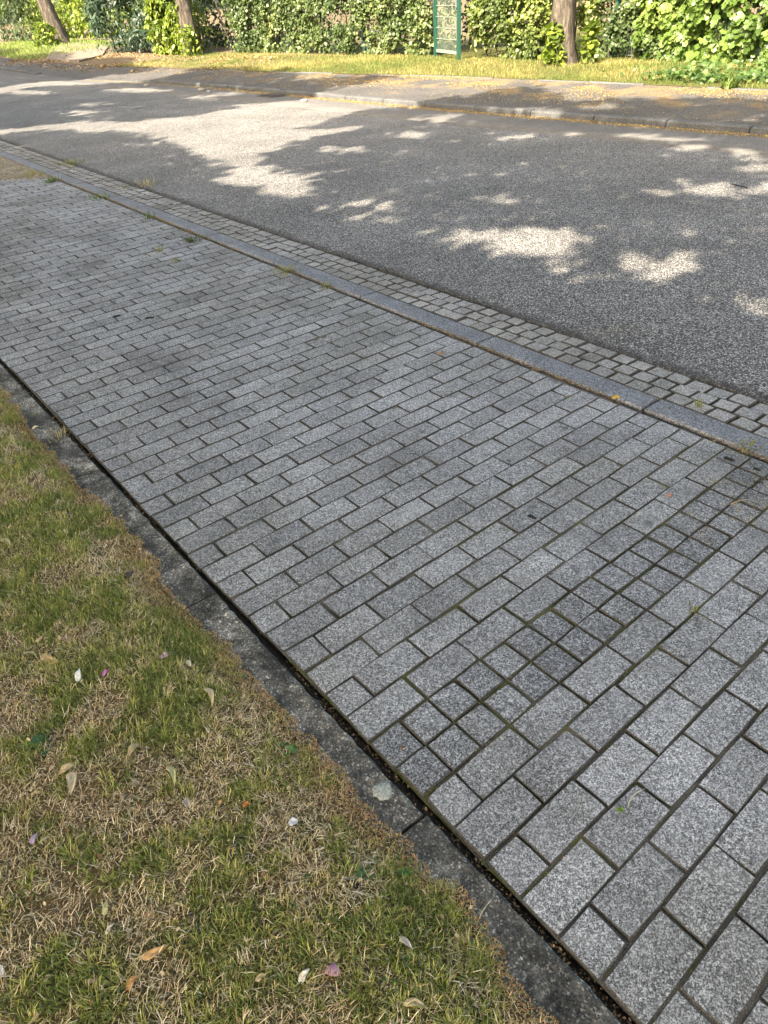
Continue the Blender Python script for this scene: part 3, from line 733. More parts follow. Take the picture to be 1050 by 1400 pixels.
def hedge(name, label, cat, a, b, depth, H, n_, size, kind, cols, droop=.5, seed=0, rough_=.5, group=None, nsoft=.7, base=.04, nstem=14, clump=1.6):
    "a hedge along a->b (plan), its face towards the street; foliage in clumps, thinner at the foot"
    a = np.array(a); b = np.array(b); L = np.linalg.norm(b-a); t_ = (b-a)/L; nrm = np.array([-t_[1], t_[0]])
    if nrm[0] > 0: nrm = -nrm
    cz = float(Z(np.array(a[0]), np.array(a[1])))
    o = thing(name, label, cat, (a[0], a[1], cz), 0, group)
    s = rng.random(n_)*L; h = base+rng.random(n_)**.9*H
    bulge = rough_*(fbm(s+seed*17, h, clump, 100+seed)-.35)+.5*rough_*(fbm(s+seed*17, h, clump*3, 120+seed)-.5)-.25*smooth(H*.35, 0, h)*rough_
    dep = rng.exponential(.16, n_); dep = np.where(rng.random(n_) < .25, rng.random(n_)*depth, dep)
    off = bulge-np.minimum(dep, depth)
    hole = fbm(s+seed*31, h, 2.6, 140+seed)
    keep = rng.random(n_) < .06+.94*smooth(.38, .52, hole); s, h, off, dep = s[keep], h[keep], off[keep], dep[keep]; n2 = len(s)
    P = np.stack([t_[0]*s+nrm[0]*off, t_[1]*s+nrm[1]*off, h], 1)
    N = np.stack([nrm[0]*nsoft+rng.normal(0, .55, n2), nrm[1]*nsoft+rng.normal(0, .55, n2), .45+rng.normal(0, .5, n2)], 1)
    tone = np.clip(.5+1.6*(fbm(s+seed*7, h, 1.3, 160+seed)-.5)+rng.normal(0, .2, n2), 0, 1)
    put('foliage', leaf_mesh('foliage', P, N, size*(.6+.7*rng.random(n2)), lerp_cols(tone, cols), kind, droop), M_LEAF, o, kind='stuff')
    pts = [(t_[0]*q-nrm[0]*random.uniform(.15, depth*.7), t_[1]*q-nrm[1]*random.uniform(.15, depth*.7), 0) for q in np.linspace(.1, L-.1, nstem)]
    put('stems', stems_mesh('stems', pts, .022, .008, H*.9, .12), M_BARK, o, kind='stuff')
    return o
IVY = [(0, (.045, .075, .026)), (.5, (.085, .125, .045)), (.85, (.13, .175, .065)), (1, (.19, .22, .09))]
HAZEL = [(0, (.05, .09, .02)), (.5, (.10, .165, .035)), (1, (.17, .24, .06))]
LIME = [(0, (.06, .10, .015)), (.5, (.13, .185, .025)), (1, (.20, .25, .045))]
LAUREL = [(0, (.012, .028, .016)), (.6, (.026, .052, .032)), (1, (.06, .10, .06))]
hedge('ivy_hedge', 'ivy hedge left of the green gate, between gate and thicker tree', 'hedge', (12.45, 14.25), (11.75, 22.6), 1.1, 2.4, 58000, .066, 'ivy', IVY, .6, 1)
hedge('ivy_hedge', 'ivy hedge between the green gate and the grey trunk to its right', 'hedge', (12.62, 9.9), (12.25, 12.62), .9, 2.3, 29000, .063, 'ivy', [(0, (.055, .085, .022)), (.5, (.115, .155, .04)), (1, (.20, .24, .07))], .6, 2)
hedge('broadleaf_hedge', 'broad leaved bright green hedge at the right end of the verge', 'hedge', (12.75, 2.0), (12.85, 9.0), 1.3, 2.4, 42000, .112, 'lobed', HAZEL, .8, 3, .55)
hedge('ivy_hedge', 'small leaved ivy hedge right behind the grey trunk by the verge', 'hedge', (13.0, 8.6), (12.85, 10.2), .9, 2.3, 13000, .063, 'ivy', IVY, .6, 4)
hedge('laurel_bush', 'dark blue green laurel bush at the left beside the driveway', 'bush', (10.9, 24.5), (10.0, 29.0), 2.0, 2.8, 18000, .19, 'lance', LAUREL, .3, 5, .6, nstem=10)
hedge('lime_bush', 'yellow green sunlit bush at the foot of the middle tree', 'bush', (10.75, 23.25), (10.5, 24.9), 1.2, 2.4, 6500, .14, 'oval', LIME, .6, 6, .5, nstem=8)
hedge('lime_hedge', 'yellow green hedge far left behind the leaning dark trunk', 'hedge', (14.6, 33.5), (14.2, 50.0), 1.8, 3.2, 16000, .22, 'oval', LIME, .5, 7, .9, nstem=10)
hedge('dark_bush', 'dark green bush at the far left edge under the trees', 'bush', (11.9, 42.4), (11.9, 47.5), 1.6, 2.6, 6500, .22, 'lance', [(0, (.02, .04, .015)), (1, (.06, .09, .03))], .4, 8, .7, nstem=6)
hedge('garden_shrub', 'shrub with shade-darkened leaf colour seen through the bars of the green gate', 'bush', (14.5, 12.6), (14.2, 17.0), 1.5, 2.6, 11000, .10, 'oval', [(0, (.012, .02, .008)), (.8, (.03, .045, .015)), (1, (.07, .10, .03))], .5, 9, .6, nstem=8)  # leaf colours darkened to stand in for the shade behind the gate
hedge('garden_shrub', 'dark leaved shrub in the gap between laurel bush and ivy hedge', 'bush', (13.4, 22.5), (13.0, 28.5), 1.4, 2.8, 7000, .15, 'oval', [(0, (.02, .035, .012)), (1, (.06, .09, .03))], .5, 10, .6, nstem=8)  # dark leaf colours fill the gap
# young lime-green shoots at trunk bases
def shoots(label, x, y, n_, r_, h, kind='ivy', cols=LIME, size=.11):
    o = thing('sapling_shoots', label, 'shoots', (x, y, float(Z(np.array(x), np.array(y)))))
    hh = rng.random(n_)*h; a = rng.uniform(0, 6.283, n_); rr = r_*np.sqrt(rng.random(n_))*(1-.6*hh/h)
    P = np.stack([rr*np.cos(a), rr*np.sin(a), hh+.03], 1)
    put('foliage', leaf_mesh('foliage', P, rng.normal(0, .6, (n_, 3))+np.array([-.4, 0, .7]), size*(.6+.7*rng.random(n_)), lerp_cols(rng.random(n_), cols), kind, .5), M_LEAF, o, kind='stuff')
    put('stems', stems_mesh('stems', [(random.gauss(0, r_*.4), random.gauss(0, r_*.4), 0) for _ in range(7)], .008, .004, h*.9, .2, 4), M_BARK, o, kind='stuff')
shoots('lime green shoots at the foot of the grey trunk by the verge', 11.85, 10.05, 300, .24, .62)
shoots('pale green shoots clinging to the right of the grey trunk', 12.2, 9.5, 150, .18, .6)
shoots('yellow green shoots at the foot of the leaning dark trunk', 10.8, 36.2, 330, .7, .8, 'oval', LIME, .2)
shoots('leafy shoots round the foot of the middle tree trunk', 10.7, 22.8, 320, .4, .7, 'oval', LIME, .12)

# ------------------------------------------------------------------ trees
def trunk_mesh(name, r0, H, lean, flare=1.5, seed=0, sides=16, rings=26):
    r = np.random.default_rng(seed); Vs = []
    ph = r.uniform(0, 6.28, 4)
    for q in range(rings):
        t = q/(rings-1); z = -.15+H*t**1.25
        rad = r0*(1-.55*t)*(1+(flare-1)*math.exp(-max(z, 0)/(.45*r0*2.2)))
        cx_ = lean[0]*z+.05*math.sin(2.2*t*3+ph[0]); cy_ = lean[1]*z+.05*math.sin(2.7*t*3+ph[1])
        for s in range(sides):
            a = 2*math.pi*s/sides
            rr = rad*(1+.07*math.sin(3*a+ph[2]+z*.8)+.05*math.sin(5*a+ph[3])+.03*r.normal()+(.06*math.exp(-max(z, 0)*3)*math.sin(4*a+ph[0])))
            Vs.append((cx_+rr*math.cos(a), cy_+rr*math.sin(a), z))
    Fs = [(q*sides+s, q*sides+(s+1) % sides, (q+1)*sides+(s+1) % sides, (q+1)*sides+s) for q in range(rings-1) for s in range(sides)]
    Fs.append(tuple((rings-1)*sides+s for s in range(sides)))
    return py_mesh(name, Vs, Fs, True)
def limbs_mesh(name, base, n_, L, r0, seed=0, up=.55):
    r = random.Random(seed); Vs = []; Fs = []; sides = 7
    for i in range(n_):
        a = 6.283*i/n_+r.uniform(-.4, .4); x, y, z = base[0], base[1], base[2]+r.uniform(-.8, .6); d = Vector((math.cos(a), math.sin(a), up+r.uniform(-.2, .4))).normalized()
        b = len(Vs)
        for q in range(6):
            t = q/5; rr = r0*(1-.85*t); s1 = d.orthogonal().normalized(); s2 = d.cross(s1)
            for s in range(sides):
                an = 6.283*s/sides; p = Vector((x, y, z))+(s1*math.cos(an)+s2*math.sin(an))*rr; Vs.append(tuple(p))
            x += d.x*L/5; y += d.y*L/5; z += d.z*L/5
            d = (d+Vector((r.uniform(-.25, .25), r.uniform(-.25, .25), r.uniform(-.1, .25)))).normalized()
        for q in range(5):
            for s in range(sides): Fs.append((b+q*sides+s, b+q*sides+(s+1) % sides, b+(q+1)*sides+(s+1) % sides, b+(q+1)*sides+s))
    return py_mesh(name, Vs, Fs, True)
CROWN = [(0, (.04, .075, .018)), (.6, (.075, .12, .03)), (1, (.12, .17, .045))]
def crown_leaves(n_, c, rad):
    d = rng.normal(0, 1, (n_, 3)); d /= np.linalg.norm(d, axis=1, keepdims=True); P = np.array(c)+d*np.array(rad)*(rng.random((n_, 1))**.45)
    keep = rng.random(n_) < .25+.75*smooth(.4, .55, fbm(P[:, 0]+P[:, 2], P[:, 1]-P[:, 2]*.7, .7, 201)); return P[keep]
def tree(label, x, y, r0, lean, H, crown_c, crown_r, n_, seed, flare=1.5):
    z = float(Z(np.array(x), np.array(y)))
    o = thing('tree', label, 'tree', (x, y, z))
    put('trunk', trunk_mesh('trunk', r0, H, lean, flare, seed), M_BARK, o)
    put('limbs', limbs_mesh('limbs', (lean[0]*H*.8, lean[1]*H*.8, H*.8), 7, 4.2, r0*.42, seed), M_BARK, o)
    P = crown_leaves(n_, crown_c, crown_r); m_ = len(P)
    put('crown', leaf_mesh('crown', P, rng.normal(0, .6, (m_, 3))+np.array([0, 0, 1]), .16+.12*rng.random(m_), lerp_cols(rng.random(m_), CROWN), 'oval', .4), M_LEAF, o, kind='stuff')
    return o
tree('grey trunked tree on the verge to the right of the green gate', 12.15, 10.05, .26, (.0, .02), 5.0, (.3, 0, 6.5), (3, 3.2, 2.2), 5000, 1, 1.22)
tree('middle tree with brown trunk left of the ivy hedge', 10.95, 23.2, .25, (.0, .05), 5.0, (1, 0, 7.0), (3, 3.2, 2.2), 5000, 2, 1.3)
tree('far left tree with dark trunk leaning over the driveway', 11.6, 37.0, .36, (-.10, .17), 6.0, (0, 2, 8.0), (4, 4, 2.6), 5000, 3, 1.35)

# ---- street trees on the near side: unseen crowns shade path and road, leaves cut to drawn sun gaps
def pip(px, py, poly):
    poly = np.array(poly, float); ins = np.zeros(px.shape, bool); j = len(poly)-1
    for i in range(len(poly)):
        xi, yi = poly[i]; xj, yj = poly[j]
        c = ((yi > py) != (yj > py)) & (px < (xj-xi)*(py-yi)/(yj-yi+1e-12)+xi); ins ^= c; j = i
    return ins
GAPS = [
 [(-60, 134), (0, 128), (36, 121), (60, 118), (90, 118), (176, 113), (200, 110), (248, 100), (262, 92), (300, 91), (345, 92), (372, 97), (394, 90), (470, 82), (525, 80), (525, 60), (200, 60), (180, 88), (225, 94), (200, 98), (135, 104), (120, 107), (115, 110), (62, 112), (36, 115), (0, 121), (-60, 127)],
 [(428, 131), (465, 120), (495, 114), (545, 105), (575, 95), (560, 70), (1050, 60), (1100, 60), (1100, 92), (1050, 94), (880, 101), (840, 110), (760, 107), (716, 118), (680, 122), (640, 131), (602, 131), (567, 143), (552, 147), (505, 149), (478, 152), (483, 156), (433, 169), (410, 176), (438, 178), (519, 171), (448, 185), (400, 195), (366, 207), (358, 218), (366, 229), (400, 236), (440, 236), (430, 262), (400, 266), (343, 258), (290, 250), (324, 233), (293, 218), (267, 208), (244, 199), (198, 182), (150, 180), (83, 177), (0, 183), (-60, 186), (-60, 179), (0, 177), (83, 170), (119, 165), (135, 167), (180, 167), (268, 158), (304, 154), (332, 147), (363, 141), (401, 138), (418, 135)],
 [(575, 322), (610, 311), (650, 314), (700, 311), (760, 312), (825, 325), (815, 338), (760, 345), (735, 358), (700, 350), (650, 335), (610, 335)],
 [(795, 376), (870, 349), (947, 352), (940, 374), (880, 382)],
]
SPOTS = [(1020, 412, 32, 10), (960, 258, 42, 10), (985, 268, 32, 6), (1035, 230, 28, 7), (1045, 258, 25, 7), (460, 284, 52, 4), (525, 278, 42, 3.5), (520, 297, 30, 5), (690, 275, 45, 5),
         (710, 188, 28, 4), (780, 184, 22, 4), (860, 184, 28, 5), (915, 190, 38, 5), (935, 204, 34, 4.5), (1010, 208, 26, 4.5), (1040, 216, 24, 4), (945, 232, 17, 3.5), (740, 150, 38, 4.5),
         (690, 152, 22, 4), (480, 205, 34, 4), (555, 182, 26, 3.5), (560, 187, 30, 3.5), (590, 165, 28, 3), (610, 158, 30, 2.5), (45, 127, 36, 3), (190, 124, 46, 3.5), (118, 154, 26, 3), (122, 144, 16, 2.5), (170, 172, 40, 3),
         (280, 134, 20, 3), (310, 128, 20, 2.5), (340, 145, 34, 2.5), (820, 146, 20, 4), (1005, 162, 16, 3), (205, 184, 20, 2), (250, 180, 18, 2)]
def surf(x, y): return np.where(x > kerb_x(y), Z(x, y), .015)
def lit(x, y, big):
    a, b, d = project(np.stack([x, y, surf(x, y)], 1))
    ok = d > .3; r = np.zeros(x.shape, bool)
    a = np.where(ok, a, -9e3)
    for g_ in (GAPS[:2] if big else GAPS[2:]): r |= pip(a, b, g_)
    if big: return r
    for (u, v, p_, q_) in SPOTS: r |= ((a-u)/p_)**2+((b-v)/q_)**2 < 1
    return r
TREES = [(-7.0, -5.5), (-7.2, .8), (-6.8, 7.2), (-7.1, 13.8), (-6.8, 20.5), (-7.2, 27.2), (-7.0, 34), (-7.0, -12)]
NAMES = ['street tree whose crown overhangs the path just behind the photographer', 'street tree on the lawn beside the nearest bricks', 'street tree on the lawn beside the gravel end of the path', 'street tree on the lawn opposite the ivy hedge',
         'street tree on the lawn opposite the middle tree', 'street tree on the lawn opposite the laurel bush', 'street tree at the far end of the row opposite the driveway', 'street tree at the near end of the row behind the photographer']
CC, CR = np.array([(a+2.4, b, 7.0) for a, b in TREES]), np.array([5.2, 5.2, 3.9])
NG = 290000
gx = rng.uniform(-3.5, 12.4, NG); gy = rng.uniform(-5, 42, NG)
nf = 130000; gx[:nf] = rng.uniform(-3.5, 2.7, nf); gy[:nf] = rng.uniform(-3.5, 11, nf)   # extra leaves to close the shade over the path
ct = 1/math.tan(SUN_EL)
zz = rng.uniform(3.2, 10.8, NG); gz = surf(gx, gy)
for _ in range(5):
    P = np.stack([gx+TO_SUN_H[0]*ct*(zz-gz), gy+TO_SUN_H[1]*ct*(zz-gz), zz], 1)
    ins = np.zeros(NG, bool); own = np.full(NG, -1)
    for t_, c in enumerate(CC):
        q = (((P-c)/CR)**2).sum(1) < 1; own = np.where(q & ~ins, t_, own); ins |= q
    zz = np.where(ins, zz, rng.uniform(3.2, 10.6, NG))
P = np.stack([gx+TO_SUN_H[0]*ct*(zz-gz), gy+TO_SUN_H[1]*ct*(zz-gz), zz], 1)
lr = .085+.075*rng.random(NG)
bad = np.zeros(NG, bool)
for dx, dy in ((0, 0), (.8, 0), (-.8, 0), (0, .8), (0, -.8)): bad |= lit(gx+dx*lr*.75, gy+dy*lr*.6, False) | lit(gx+dx*lr*1.35, gy+dy*lr*1.15, True)
keep = ins & ~bad  # leaves over a drawn sun patch are dropped, shaping the light on the ground
P = P[keep]; own = own[keep]; lr = lr[keep]
for t_, (tx, ty) in enumerate(TREES):
    o = thing('street_tree', NAMES[t_], 'tree', (tx, ty, 0), group='street trees in a row on the lawn')
    put('trunk', trunk_mesh('trunk', .24, 6.5, (0, 0), 1.5, 60+t_), M_BARK, o)
    put('limbs', limbs_mesh('limbs', (0, 0, 4.8), 7, 2.6, .09, 80+t_, .3), M_BARK, o)
    s_ = own == t_; Q_ = P[s_]-np.array([tx, ty, 0]); m_ = len(Q_)
    if m_: put('crown', leaf_mesh('crown', Q_, rng.normal(0, .45, (m_, 3))+np.array([-.25, -.1, 1]), lr[s_]*2, lerp_cols(rng.random(m_), CROWN), 'broad', .2), M_LEAF, o, kind='stuff')

# ------------------------------------------------------------------ gate and fence
def bar(Vs, Fs, p, q, r, sides=6):
    p = Vector(p); q = Vector(q); d = (q-p).normalized(); s1 = d.orthogonal().normalized(); s2 = d.cross(s1); b = len(Vs)
    for e in (p, q):
        for s in range(sides):
            a = 6.2832*s/sides; Vs.append(tuple(e+(s1*math.cos(a)+s2*math.sin(a))*r))
    for s in range(sides): Fs.append((b+s, b+(s+1) % sides, b+sides+(s+1) % sides, b+sides+s))
    Fs.append(tuple(b+s for s in reversed(range(sides)))); Fs.append(tuple(b+sides+s for s in range(sides)))
def bar_mesh(name, p, q, r, sides=6):
    Vs, Fs = [], []; bar(Vs, Fs, p, q, r, sides); return py_mesh(name, Vs, Fs)
def bx(name, x0, x1, y0, y1, z0, z1):
    c = .004
    me = py_mesh(name, [(x0+c, y0+c, z0), (x1-c, y0+c, z0), (x1-c, y1-c, z0), (x0+c, y1-c, z0), (x0, y0, z0+c), (x1, y0, z0+c), (x1, y1, z0+c), (x0, y1, z0+c),
                        (x0, y0, z1-c), (x1, y0, z1-c), (x1, y1, z1-c), (x0, y1, z1-c), (x0+c, y0+c, z1), (x1-c, y0+c, z1), (x1-c, y1-c, z1), (x0+c, y1-c, z1)],
                 [(3, 2, 1, 0), (12, 13, 14, 15)]+[(l*4+i, l*4+(i+1) % 4, (l+1)*4+(i+1) % 4, (l+1)*4+i) for l in range(3) for i in range(4)])
    return me
hx, hy = 11.98, 12.80; zg = float(Z(np.array(hx), np.array(hy)))
gl = 1.22; ga = math.atan2(1.16, .42)
gate = thing('garden_gate', 'green metal mesh garden gate standing in the ivy hedge', 'gate', (hx, hy, zg), ga)
put('post', bx('post', -.085, -.03, -.03, .03, -.05, 2.0), M_GREENPAINT, gate)
put('post', bx('post', gl+.03, gl+.085, -.03, .03, -.05, 2.0), M_GREENPAINT, gate)
for nm, args in (('frame_bar', (0, .03, -.02, .02, .10, 1.9)), ('frame_bar', (gl-.03, gl, -.02, .02, .10, 1.9)), ('frame_bar', (.042, gl-.042, -.019, .019, .10, .16)), ('frame_bar', (.042, gl-.042, -.019, .019, 1.84, 1.9))):
    put(nm, bx(nm, *args), M_WIRE if args[0] == .042 else M_GREENPAINT, gate)
for i in range(17):
    xx = .042+(gl-.084)*(i+1)/18; put('rod', bar_mesh('rod', (xx, 0, .155), (xx, 0, 1.845), .0042), M_WIRE, gate)
for i in range(8):
    zz_ = .36+.2*i
    for sgn in (-1, 1): put('cross_wire', bar_mesh('cross_wire', (.035, sgn*.009, zz_), (gl-.035, sgn*.009, zz_), .0075), M_WIRE, gate)
lk = put('lock_case', bx('lock_case', .036, .10, -.028, .028, .93, 1.10), M_STEEL, gate)
put('handle', bar_mesh('handle', (.07, .06, 1.04), (.19, .06, 1.04), .011, 8), M_STEEL, lk)
def fence(label, a, b, group='mesh fence panels inside the hedge'):
    a = np.array(a); b = np.array(b); L = float(np.linalg.norm(b-a)); az = math.atan2(b[1]-a[1], b[0]-a[0])
    o = thing('mesh_fence', label, 'fence', (a[0], a[1], float(Z(np.array(a[0]), np.array(a[1])))), az, group)
    Vs, Fs = [], []
    nr = int(L/.05)
    for i in range(nr): bar(Vs, Fs, (i*.05, 0, .05), (i*.05, 0, 1.5), .003, 4)
    put('rods', py_mesh('rods', Vs, Fs), M_WIRE, o, kind='stuff')
    for i in range(8):
        put('cross_wire', bar_mesh('cross_wire', (0, .008, .06+.2*i), (L, .008, .06+.2*i), .005), M_WIRE, o)
    for i in range(int(L/2.5)+1): put('post', bx('post', i*2.5-.03, i*2.5+.03, .012, .052, -.05, 1.6), M_GREENPAINT, o)
fence('green mesh fence overgrown by ivy, left of the gate', (12.85, 14.4), (12.2, 22.2))
fence('green mesh fence showing through the leaves right of the grey trunk', (13.35, 2.2), (13.15, 9.8))

# drain, stones at the far kerb
x, y = 7.36, 12.85
dg = thing('drain_grate', 'dark iron drain grate in the gutter by the far kerb', 'drain', (x, y, .016), .02)
put('frame', bx('frame', -.2, .2, -.25, .25, 0, .016), M_IRON, dg)
for i in range(7): put('bar', bx('bar', -.16, .16, -.21+i*.064, -.18+i*.064, .017, .032), M_IRON, dg)
def pebble(label, px_, py_, r, mat=M_STONE, z=0.0, name='pebble', cat='stone', far=False):
    if far: xx, yy, z = far_at(px_, py_); z = .018 if xx < float(kerb_x(yy))-.05 else z
    else: xx, yy = ground(px_, py_, z)
    Vs = []; r_ = random.Random(int(px_*7+py_))
    for q in range(1, 5):
        th = math.pi*q/5
        for s in range(8):
            a = 6.2832*s/8; k_ = 1+r_.uniform(-.14, .14); Vs.append((r*1.2*math.sin(th)*math.cos(a)*k_, r*.9*math.sin(th)*math.sin(a)*k_, r*.45*math.cos(th)*k_))
    Vs += [(0, 0, r*.45), (0, 0, -r*.45)]; Fs = [(q*8+s, (q+1)*8+s, (q+1)*8+(s+1) % 8, q*8+(s+1) % 8) for q in range(3) for s in range(8)]
    Fs += [(32, s, (s+1) % 8) for s in range(8)]+[(33, 24+(s+1) % 8, 24+s) for s in range(8)]
    return thing(name, label, cat, (xx, yy, z+r*.25), r_.uniform(0, 3), me=py_mesh(name, Vs, Fs, True), mat=mat)
pebble('pale stone at the near end of the dropped kerb, leftmost', 200, 113, .07, far=True)
pebble('pale flat stone on the far kerb in front of the middle tree', 275, 119, .075, far=True)
pebble('small pale stone beside the flat one on the far kerb', 285, 121, .055, far=True)
pebble('whitish stone against the far kerb right of the drain', 415, 133, .06, far=True)

# ------------------------------------------------------------------ lichen on the edging stone
cxl, cyl = ground(523, 1083)
nn = 40; Vs = [(0, 0, .0022)]; rr = []
for s in range(nn):
    a = 6.2832*s/nn; r_ = .0225*(1+.07*math.sin(3*a+1)+.05*math.sin(7*a)+.03*random.uniform(-1, 1)); rr.append(r_)
for f_, z_ in ((.8, .0022), (.97, .0015), (1.0, -.003)):
    for s in range(nn): a = 6.2832*s/nn; Vs.append((rr[s]*f_*math.cos(a), rr[s]*f_*math.sin(a), z_))
Fs = [(0, 1+s, 1+(s+1) % nn) for s in range(nn)]
for l in range(2): Fs += [(1+l*nn+s, 1+(l+1)*nn+s, 1+(l+1)*nn+(s+1) % nn, 1+l*nn+(s+1) % nn) for s in range(nn)]
lch = thing('lichen', 'round pale grey lichen growing on the dark edging stone', 'lichen', (cxl, cyl, .0045), me=py_mesh('lichen', Vs, Fs, True), mat=M_LICHEN)

# ------------------------------------------------------------------ single leaves, petals, twigs
_cm = {}
def litter_mat(c):
    if c not in _cm:
        k = NT('fallen_leaf_%d' % len(_cm), .7, .25); src = c; c = tuple(min(.84, v*1.3) for v in c)
        n1 = k.noise(160, 4, .6); cc = k.mix(c, k.rmp(n1, [(.3, .86), (.7, 1.12)]), 1.0, 'MULTIPLY')
        k.base(cc); k.bump(n1, .4, .002)
        t = k.node('ShaderNodeBsdfTranslucent'); k.l.new(cc, t.inputs[0]); m = k.node('ShaderNodeMixShader'); m.inputs[0].default_value = .2
        k.l.new(k.p.outputs[0], m.inputs[1]); k.l.new(t.outputs[0], m.inputs[2]); k.l.new(m.outputs[0], k.n['Material Output'].inputs[0])
        _cm[src] = k.m; c = src
    return _cm[c]
def lying_leaf(name, cat, label, p0, p1, wr, c, z=.031, bend=.1, curl=.3, blunt=.6, tilt=0.0, side=0.0, stalk=True):
    "a leaf whose stalk end and tip lie at two places on the ground; a closed thin shell with a mid-rib fold"
    a = np.array(ground(*p0, z)); b = np.array(ground(*p1, z)); L = float(np.linalg.norm(b-a)); az = math.atan2(b[1]-a[1], b[0]-a[0])
    nl = 11; prof = []
    for q in range(nl+1):
        t = q/nl; w = L*wr*.5*(math.sin(math.pi*t**blunt))**.8
        prof.append((t, max(w, L*.012)))
    Vs = []; cols = (-1, -.55, 0, .55, 1)
    for layer in (0, -1):
        for t, w in prof:
            for s in cols:
                Vs.append((L*t, w*s+side*L*math.sin(math.pi*t), L*(bend*math.sin(math.pi*t)+curl*wr*.5*s*s*(.5+t)+tilt*t)+.0015*math.sin(9*t+3*s)+layer*.0006))
    m5 = len(cols); half = m5*(nl+1); Fs = []
    for q in range(nl):
        for s in range(m5-1):
            i = q*m5+s; Fs.append((i, i+m5, i+m5+1, i+1)); Fs.append((half+i+1, half+i+m5+1, half+i+m5, half+i))
        i = q*m5; Fs.append((i, half+i, half+i+m5, i+m5)); i = q*m5+m5-1; Fs.append((i+m5, half+i+m5, half+i, i))
    if stalk:
        n0 = len(Vs); sl2 = L*.28
        Vs += [(0, .0006, .0004), (0, -.0006, .0004), (-sl2*.6, -.0005+side*L*.2, .001), (-sl2*.6, .0005+side*L*.2, .001), (-sl2, side*L*.4, -.002)]
        Fs += [(n0, n0+3, n0+2, n0+1), (n0+3, n0+4, n0+2)]
    return thing(name, label, cat, (a[0], a[1], z), az, me=py_mesh(name, Vs, Fs, True), mat=litter_mat(c))
PALE = (.60, .46, .26); TAN = (.46, .29, .13); CREAM = (.62, .55, .38); WHITE = (.68, .64, .60)
LL = lying_leaf
LL('fallen_leaf', 'leaf', 'pale tan broad leaf touching another pale leaf in the left grass', (102, 1043), (80, 1060), .52, PALE, bend=.08, blunt=.8)
LL('fallen_leaf', 'leaf', 'narrow pale leaf pointing down from the tan broad leaf', (95, 1056), (97, 1088), .36, (.60, .49, .32), side=.10)
LL('fallen_leaf', 'leaf', 'cream teardrop leaf alone in the middle of the lawn', (187, 1016), (176, 1034), .55, (.64, .50, .29))
LL('fallen_leaf', 'leaf', 'short cream leaf above the curved tan leaf at the left edge', (48, 877), (66, 872), .42, (.60, .48, .28))
LL('fallen_leaf', 'leaf', 'curved tan leaf at the left edge below the short cream one', (58, 895), (83, 907), .34, (.52, .36, .17), side=-.12)
LL('fallen_leaf', 'leaf', 'thin curved greenish leaf left of the curved tan leaf', (31, 893), (52, 902), .16, (.40, .40, .18), side=.15)
LL('petal', 'petal', 'round pink petal on the upper lawn near the edging', (219, 898), (231, 896), .95, (.60, .40, .50), bend=.05, blunt=.9, stalk=False)
LL('fallen_leaf', 'leaf', 'small cream leaf just right of the round pink petal', (256, 903), (261, 912), .5, CREAM)
LL('petal', 'petal', 'white petal lying on dark grass near the bark piece', (394, 1126), (408, 1123), .85, (.70, .64, .68), blunt=.9, stalk=False)
LL('petal', 'petal', 'bluish white petal standing in the grass beside green clover', (106, 932), (111, 919), .5, (.62, .66, .74), tilt=.4, stalk=False)
LL('petal', 'petal', 'magenta petal between the white and the pink petals', (140, 924), (149, 917), .55, (.50, .16, .46), tilt=.2, stalk=False)
LL('petal', 'petal', 'lilac petal in the lower left grass', (42, 1154), (51, 1139), .45, (.46, .36, .50), stalk=False)
LL('fallen_leaf', 'leaf', 'large curved orange tan leaf in the lower left lawn', (192, 1310), (233, 1290), .30, (.55, .34, .15), side=-.12, bend=.12)
LL('fallen_leaf', 'leaf', 'curled brown leaf below the large orange tan leaf', (173, 1354), (196, 1333), .38, (.42, .24, .10), bend=.18, side=.1)
LL('fallen_leaf', 'leaf', 'upright pointed pale green leaf in the lower left lawn', (143, 1252), (147, 1229), .34, (.50, .48, .24), bend=.1)
LL('fallen_leaf', 'leaf', 'greyish white curled leaf under the pointed pale green leaf', (144, 1277), (157, 1264), .42, (.50, .45, .38), tilt=.25)
LL('fallen_leaf', 'leaf', 'white curled leaf beside the crumpled pink blossom', (408, 1344), (424, 1327), .48, (.68, .62, .56), tilt=.3, bend=.1)
LL('fallen_leaf', 'leaf', 'whitish folded leaf in the grass under the dark stone', (546, 1281), (565, 1298), .34, (.58, .50, .42), bend=.12)
LL('fallen_leaf', 'leaf', 'cream leaf near the bottom edge, right of the pink blossom', (551, 1372), (584, 1378), .32, (.56, .46, .28), side=.08)
LL('fallen_leaf', 'leaf', 'yellow green twisted leaf in the middle of the lawn', (228, 1048), (239, 1076), .24, (.50, .46, .22), side=.12, bend=.15)
LL('fallen_leaf', 'leaf', 'grey crinkled leaf below the yellow green twisted leaf', (252, 1093), (261, 1106), .55, (.40, .36, .29), bend=.2)
LL('fallen_leaf', 'leaf', 'forked cream leaf close to the edging above the dark tuft', (279, 941), (290, 968), .20, (.58, .46, .28), side=.15, bend=.15)
LL('fallen_leaf', 'leaf', 'orange leaf scrap in the grass left of the white petal', (331, 1102), (344, 1099), .6, (.50, .20, .06), bend=.2, stalk=False)
LL('fallen_leaf', 'leaf', 'tan leaf scrap at the left below the pair of pale leaves', (42, 1086), (54, 1083), .5, (.48, .36, .18))
LL('fallen_leaf', 'leaf', 'white leaf scrap cut by the left edge of the photo', (-4, 1322), (6, 1336), .6, WHITE, bend=.15, stalk=False)
LL('fallen_leaf', 'leaf', 'small round cream leaf in the lower left corner', (60, 1342), (71, 1332), .6, (.50, .42, .28))
LL('fallen_leaf', 'leaf', 'pale leaf among straw left of the white curled leaf', (349, 1341), (365, 1331), .45, (.56, .45, .28))
